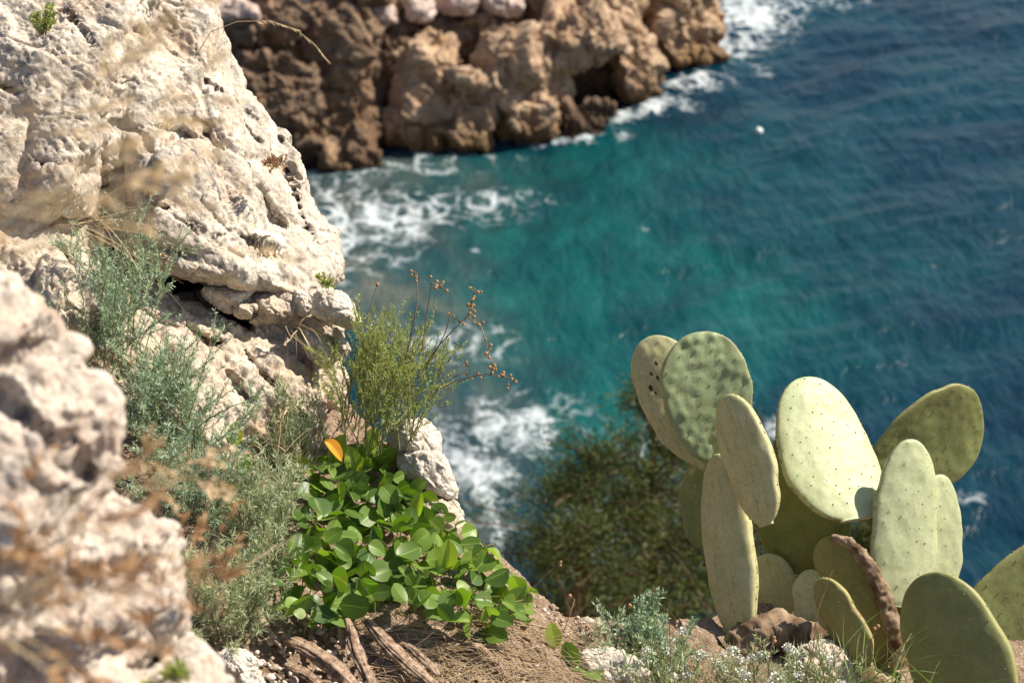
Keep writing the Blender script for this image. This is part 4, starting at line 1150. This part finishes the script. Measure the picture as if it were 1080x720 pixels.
def pad(base, tip, wpx, n, mat, thick=.021, neck=.30, obov=.80, bumps=.0012, rip=1.0, bend=.0, seed=0, spots=True, lab=None, real_w=None, scale=1.0):
    B, T_ = at(*base), at(*tip); ax = T_ - B; L = np.linalg.norm(ax); z = ax / L
    n = cv(*n); n = nrm(n - z * np.dot(n, z)); x = np.cross(n, z)
    W = wpx * base[2] / FPX if real_w is None else real_w
    nr, nt = 60, 72
    s = np.linspace(0, 1, nr); s = .5 - .5 * np.cos(PI * s)
    th = np.arange(nt) * 2 * PI / nt
    q = s ** obov
    w = np.sqrt(np.maximum(0, 1 - (2 * q - 1) ** 2)) ** .92
    w = np.maximum(w, neck * (1 - sstep(0, .25, s)) * (s < .3)); w = W / 2 * w; w[-1] = 1e-4
    tk = thick / 2 * np.minimum(1, (w / (W / 2)) ** .55); tk[-1] = 1e-4
    ct, st = np.cos(th), np.sin(th)
    px_ = w[:, None] * np.sign(ct) * np.abs(ct) ** .9; py_ = tk[:, None] * np.sign(st) * np.abs(st) ** .42
    pz_ = np.repeat(s[:, None] * L, nt, 1)
    rg = np.random.default_rng(100 + seed)
    # areole lattice
    A = []
    sp = .029
    for r in range(int(L / (sp * .86)) + 1):
        zz = (r + .5) * sp * .86
        for k in range(-6, 7):
            xx = (k + .5 * (r % 2)) * sp
            xx2, zz2 = xx + rg.normal() * .0042, zz + rg.normal() * .0042
            if zz2 < L * .07 or zz2 > L * .985: continue
            ww = np.interp(zz2 / L, s, w)
            if abs(xx2) < ww * .94: A.append((xx2, zz2))
    A = np.array(A) if A else np.zeros((0, 2))
    P = np.stack([px_, py_, pz_], -1).reshape(-1, 3)
    face = np.repeat(np.sign(st)[None], nr, 0).ravel(); flat = np.repeat((np.abs(st) ** .5)[None], nr, 0).ravel()
    if len(A):
        d2 = ((P[:, None, [0, 2]] - A[None]) ** 2).sum(-1).min(1)
        P[:, 1] += face * flat * bumps * np.exp(-d2 / (2 * .0065 ** 2))
    P[:, 1] += flat * face * rip * (.0022 * pnoise(P[:, [0, 2, 1]] * np.array([18, 18, 0]) + seed * 3.1, 9) + .0012 * pnoise(P[:, [0, 2, 1]] * np.array([55, 34, 0]) + seed * 1.1, 19))
    P[:, 0] += .006 * pnoise(np.column_stack([P[:, 2] * 27, np.sign(P[:, 0]) * .8, P[:, 2] * 0]) + seed * 2.11, 6) * (np.abs(P[:, 0]) / (W / 2)) * .6
    P[:, 0] += .009 * pnoise(np.column_stack([P[:, 2] * 13, np.sign(P[:, 0]) * .8, P[:, 2] * 0]) + seed * 1.37, 5) * (np.abs(P[:, 0]) / (W / 2))
    def bendf(Q):
        Q = Q.copy(); Q[:, 1] += bend * L * ((Q[:, 2] / L) ** 2 - Q[:, 2] / L) + .05 * W * (Q[:, 0] / (W / 2)) ** 2 * (1 if seed % 2 else -1); return Q
    Pw = bendf(P)
    R3 = np.stack([x, n, z], 1)
    Vw = B + Pw @ R3.T
    F = []
    for i in range(nr - 1):
        for k in range(nt):
            F.append((i * nt + k, i * nt + (k + 1) % nt, (i + 1) * nt + (k + 1) % nt, (i + 1) * nt + k))
    F.append(tuple(range(nt))[::-1]); F.append(tuple((nr - 1) * nt + k for k in range(nt)))
    o = child('pad', Vw, F, M[mat], cac)
    # local axes so the streaks run along the pad: bake orientation into the object
    o.matrix_basis = Matrix.Translation(Vector(B - cac_base)) @ Matrix(R3.tolist()).to_4x4()
    o.data.vertices.foreach_set('co', Pw.astype(np.float32).ravel()); o.data.update()
    fattr(o, 'edge', np.repeat(((1 - np.abs(st)) ** 3)[None], nr, 0).ravel())
    if lab: o['label'] = lab
    if seed == 0:                                  # the dark scar on the beige pad at the upper left
        g = Geo()
        for fx, fz, rr in ((.02, .80, .0045), (.10, .75, .0040), (.06, .70, .0055), (.16, .66, .0050), (.14, .615, .0035)):
            sg = 1 if n @ (CAM - B) > 0 else -1
            g_n = g.n; ball(g, np.zeros(3), rr, 9, 6); q_ = g.V[-1]; q_ = q_ * (1 + .5 * pnoise(q_ / rr * 1.1 + fz * 9, 4))[:, None] * np.array([.8, .35, 1.3])
            g.V[-1] = q_ + np.array([fx * W * (1 if x @ RV > 0 else -1) * -1.6, sg * thick * .48, fz * L])
        link_mesh('scar', bendf(np.concatenate(g.V)), np.concatenate(g.F3), M['scar'], o, origin=np.zeros(3))
    if spots:
        g = Geo()
        def spot(p, r, nv):
            ball(g, p, r, 6, 4)
            for _ in range(3):
                dd = nrm(nv + rg.normal(size=3) * .6); e = p + dd * r * rg.uniform(1.2, 2.4); sx = np.cross(dd, [.3, .5, .8]) * r * .12
                g.add([p - sx, p + sx, e, e], [(0, 1, 2, 3)], rnd=.9)
        for xx, zz in A:
            ww = np.interp(zz / L, s, w); tt = np.interp(zz / L, s, tk)
            c_ = min(1, (abs(xx) / ww) ** (1 / .9)); yy = tt * (1 - c_ * c_) ** .21
            for sg in (1, -1):
                if rg.uniform() < .78: spot(np.array([xx, sg * (yy + bumps), zz]), rg.uniform(.0010, .0016), np.array([0, sg, 0]))
        for i in range(8, nr - 1, 3):
            for sg in (1, -1):
                if rg.uniform() < .75: spot(np.array([sg * w[i], 0, s[i] * L]), rg.uniform(.0010, .0021), np.array([sg, 0, .3]))
        V = bendf(np.concatenate(g.V)); Fm = np.concatenate(g.F3)
        me_o = link_mesh('areole_dot', V, Fm, M['areole'], o, origin=np.zeros(3))
    return o, [B + bendf(np.array([[sg_ * w[i_], 0, s[i_] * L]]))[0] @ R3.T for i_ in range(20, nr - 2) for sg_ in [1 if x @ RV > 0 else -1]]


PADS = [
    # base, tip, width px, normal(right, up, towards viewer), material
    ((748, 490, 4.00), (682, 356, 4.06), 76, (-.30, .36, .88), 'pad_old', dict(obov=1.1, lab='beige pad with a dark scar at upper left')),
    ((757, 489, 3.95), (736, 350, 3.93), 98, (.16, .02, .98), 'pad_blue', dict(rip=2.2, bumps=.0034, thick=.030, lab='round bumpy grey-green pad at the top left', obov=1.15)),
    ((808, 554, 3.80), (767, 416, 3.85), 62, (-.70, .34, .63), 'pad_old', dict(obov=1.0, thick=.028, lab='narrow beige pad turned edgewise')),
    ((868, 600, 4.00), (806, 482, 4.02), 96, (-.45, -.25, .86), 'pad_deep_shade', dict(lab='shaded olive pad behind the narrow beige one')),
    ((779, 670, 3.86), (758, 478, 3.90), 62, (-.62, .24, .75), 'pad_old', dict(obov=.95, neck=.6, thick=.036, lab='tall beige stem pad with a bright edge')),
    ((752, 580, 4.08), (740, 482, 4.10), 58, (-.3, -.2, .9), 'pad_shade', dict()),
    ((903, 548, 3.90), (848, 398, 4.03), 114, (.25, .52, .82), 'pad_sunlit', dict(obov=.86, thick=.030, neck=.35, bend=.10, lab='large sunlit pad in the middle')),
    ((884, 586, 3.96), (830, 452, 4.06), 84, (-.45, -.35, .82), 'pad_deep_shade', dict(obov=1.2, neck=.22, lab='shaded pad propping up the large sunlit one')),
    ((930, 704, 3.86), (870, 566, 3.93), 66, (-.50, .05, .86), 'pad_brown', dict(obov=.95, lab='old brown-green pad with a corky edge')),
    ((910, 500, 4.06), (1036, 436, 4.16), 120, (-.34, -.52, .80), 'pad_shade', dict(obov=1.5, neck=.3, lab='round shaded pad at the upper right')),
    ((950, 640, 3.88), (962, 463, 3.92), 78, (.30, .34, .89), 'pad_sunlit', dict(obov=.86, thick=.026, lab='upright sunlit pad on the right')),
    ((985, 640, 4.00), (992, 500, 4.02), 58, (.45, .30, .84), 'pad_sunlit', dict(obov=.86)),
    ((1036, 778, 3.64), (978, 604, 3.70), 114, (-.42, -.28, .86), 'pad_shade', dict(obov=.85, thick=.032, lab='large shaded front pad with a bright rim')),
    ((1000, 722, 4.00), (1120, 575, 4.02), 100, (-.30, -.62, .72), 'pad_shade', dict(obov=1.0)),
    ((832, 672, 4.00), (806, 584, 4.02), 54, (-.25, .25, .93), 'pad_old', dict(obov=.9)),
    ((862, 678, 3.92), (855, 600, 3.94), 42, (-.2, .25, .94), 'pad_old', dict(obov=.9)),
    ((914, 704, 3.76), (864, 610, 3.80), 46, (-.62, .0, .78), 'pad_brown', dict(obov=1.0)),
    ((940, 720, 3.98), (925, 590, 4.0), 60, (-.3, -.2, .9), 'pad_deep_shade', dict()),
]
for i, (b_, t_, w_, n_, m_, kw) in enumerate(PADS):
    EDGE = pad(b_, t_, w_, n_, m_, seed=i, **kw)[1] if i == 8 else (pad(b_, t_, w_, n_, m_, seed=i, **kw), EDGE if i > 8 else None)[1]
# corky right edge of the old pad and the woody stump
g = Geo()
cpts = np.array([at(*p) for p in ((878, 566, 3.89), (896, 573, 3.87), (914, 592, 3.86), (930, 622, 3.85), (940, 655, 3.84), (952, 705, 3.82))])
q, _ = sample_curve(cpts, np.linspace(0, 1, 90))
for _ in range(8): q[1:-1] = (q[:-2] + 2 * q[1:-1] + q[2:]) / 4
tube(g, q, .009, .021, 28); V = g.V[0]; cen = np.repeat(q, 28, 0); g.V[0] = cen + (V - cen) * (1 + .30 * fbm(V, 70, 5, 3, .62) + .22 * fbm(V, 22, 2, 6))[:, None]
g.build('corky_edge', M['cork'], cac)
g = Geo()
cpts = np.array([at(*p) for p in ((770, 690, 3.84), (795, 672, 3.84), (812, 660, 3.85), (850, 680, 3.85), (890, 705, 3.82), (930, 735, 3.8))])
s = np.linspace(0, 1, 60); q, _ = sample_curve(cpts, s)
for _ in range(4): q[1:-1] = (q[:-2] + 2 * q[1:-1] + q[2:]) / 4
tube(g, q, .030, .040, 24); V = g.V[0]; cen = np.repeat(q, 24, 0); g.V[0] = cen + (V - cen) * (1 + .55 * fbm(V, 22, 5, 3) + .2 * ridge(V, 40, 2, 6))[:, None]
g.add(g.V[0][:24], [tuple(range(24))]) if False else None
g.build('woody_stump', M['cork'], cac)
stone([(838, 680), (868, 668), (900, 690), (905, 735), (840, 735)], 3.76, 'pale pitted rock half hidden under the cactus', 'lime_warm', seed=71, back=.2, name='loose_stone', n=(.3, .6, .7), thick=.03)

# ------------------------------------------------------------------ trees below the ledge
def pine(base, H, R_, label, nclump, seed, lean=(0, 0, 0), group='trees growing below the ledge', zlo=.25, lsize=.062, per=190):
    rg = np.random.default_rng(seed); base = np.asarray(base, float)
    root = empty('pine_tree', base, label, 'tree', group); gt, gc = Geo(), Geo()
    top = base + np.array([0, 0, H]) + np.asarray(lean)
    tr = np.array([base + (top - base) * s_ + np.array([.12 * math.sin(3 * s_ + seed), .1 * math.sin(4 * s_), 0]) for s_ in np.linspace(0, 1, 12)])
    tube(gt, tr, .09 * H / 4, .012, 10)
    for i in range(nclump):
        u = rg.uniform(zlo, 1.0); a = rg.uniform(0, 2 * PI); prof = R_ * (.10 + .95 * min(1.0, (1 - u) * H / 1.7) ** .85) * (.25 + .95 * rg.uniform()) * (1 + .3 * math.sin(3 * a + seed + 5 * u))
        p, _ = sample_curve(tr, np.array([u])); p = p[0]
        e = p + np.array([math.cos(a) * prof, math.sin(a) * prof, prof * rg.uniform(.05, .5)])
        br = np.array([p * (1 - s_) + e * s_ + np.array([0, 0, .12 * prof * math.sin(PI * s_)]) for s_ in np.linspace(0, 1, 6)])
        tube(gt, br, .016, .005, 4)
        m = per
        s_ = rg.uniform(.55, 1.05, m); q, tn = sample_curve(br, s_); tn /= np.linalg.norm(tn, axis=1)[:, None]
        cs = .075 + .05 * rg.uniform()
        q = q + rg.normal(size=(m, 3)) * cs * np.array([.8, .8, .6])
        leaflets(gc, q, tn * .5 + rg.normal(size=(m, 3)) * .6 + np.array([0, 0, .4]), lsize * rg.uniform(.6, 1.3, m), lsize * .16, np.clip(rg.uniform(0, .5) + rg.uniform(0, .6, m), 0, 1))
    gt.build('trunk', M['trunk'], root); gc.build('crown', M['pine_needle'], root, smooth=False)


def tree_base(px, py, d, H):
    p = at(px, py, d); z = ground_z(p[None])[0]; return np.array([p[0], p[1], z - .1]), p[2] - z


for px, py, d, R_, lab, ncl, sd in ((702, 412, 13.5, 1.2, 'tallest dark pine behind the left cactus pads', 95, 1),
                                     (640, 472, 13.0, 1.15, 'dark bushy pine left of the tallest one', 82, 2),
                                     (800, 490, 14.5, 1.0, 'pine half hidden behind the cactus pads', 75, 3),
                                     (912, 550, 14.0, .6, 'small green pine glimpsed between the right cactus pads', 60, 4),
                                     (590, 545, 12.2, .9, 'low dark pine just past the leafy clump', 55, 5)):
    p = at(px, py, d); z0 = ground_z(p[None])[0] - .1; H = p[2] - z0
    pine((p[0], p[1], z0), H, R_, lab, ncl, sd, zlo=max(.1, 1 - 2.6 / H))

# ------------------------------------------------------------------ float on the water
p = sea_point(800, 143); g = Geo(); ball(g, p + np.array([0, 0, .09]), .075, 14, 10)
M['white'] = plain_mat('white_float', (.78, .78, .76), (.8, .8, .78), 10, .5)
tag(g.build('float', M['white']), 'small white float bobbing on the open water', 'float')

# ------------------------------------------------------------------ light, camera, render settings
SUN_EL, SUN_AZ = math.radians(46), math.radians(24)        # azimuth measured from +X towards +Y
sv = Vector((math.cos(SUN_EL) * math.cos(SUN_AZ), math.cos(SUN_EL) * math.sin(SUN_AZ), math.sin(SUN_EL)))
ld = bpy.data.lights.new('sun', 'SUN'); ld.energy = 5.0; ld.angle = math.radians(.5); ld.color = (1, .92, .79)
lo_ = bpy.data.objects.new('sun', ld); COL.objects.link(lo_); lo_.rotation_euler = sv.to_track_quat('Z', 'Y').to_euler()
w = bpy.data.worlds.new('World'); sc.world = w; w.use_nodes = True; nt = w.node_tree; nt.nodes.clear()
sky = nt.nodes.new('ShaderNodeTexSky'); sky.sky_type = 'NISHITA'; sky.sun_disc = False; sky.sun_elevation = SUN_EL
sky.sun_rotation = PI / 2 - SUN_AZ
bg = nt.nodes.new('ShaderNodeBackground'); bg.inputs['Strength'].default_value = .08
wo = nt.nodes.new('ShaderNodeOutputWorld'); nt.links.new(sky.outputs[0], bg.inputs[0]); nt.links.new(bg.outputs[0], wo.inputs[0])

cd = bpy.data.cameras.new('camera'); co = bpy.data.objects.new('camera', cd); COL.objects.link(co)
co.location = CAM; co.rotation_euler = (PI / 2 - PITCH, 0, 0)
cd.sensor_width = 36; cd.lens = 36 * FPX / 1080; cd.clip_start = .05; cd.clip_end = 5000
cd.dof.use_dof = True; cd.dof.focus_distance = 3.82; cd.dof.aperture_fstop = 5.4; cd.dof.aperture_blades = 7
sc.camera = co
sc.view_settings.view_transform = 'Standard'; sc.view_settings.look = 'None'; sc.view_settings.exposure = .88; sc.view_settings.gamma = 1
sc.cycles.use_denoising = True
sc.cycles.max_bounces = 8
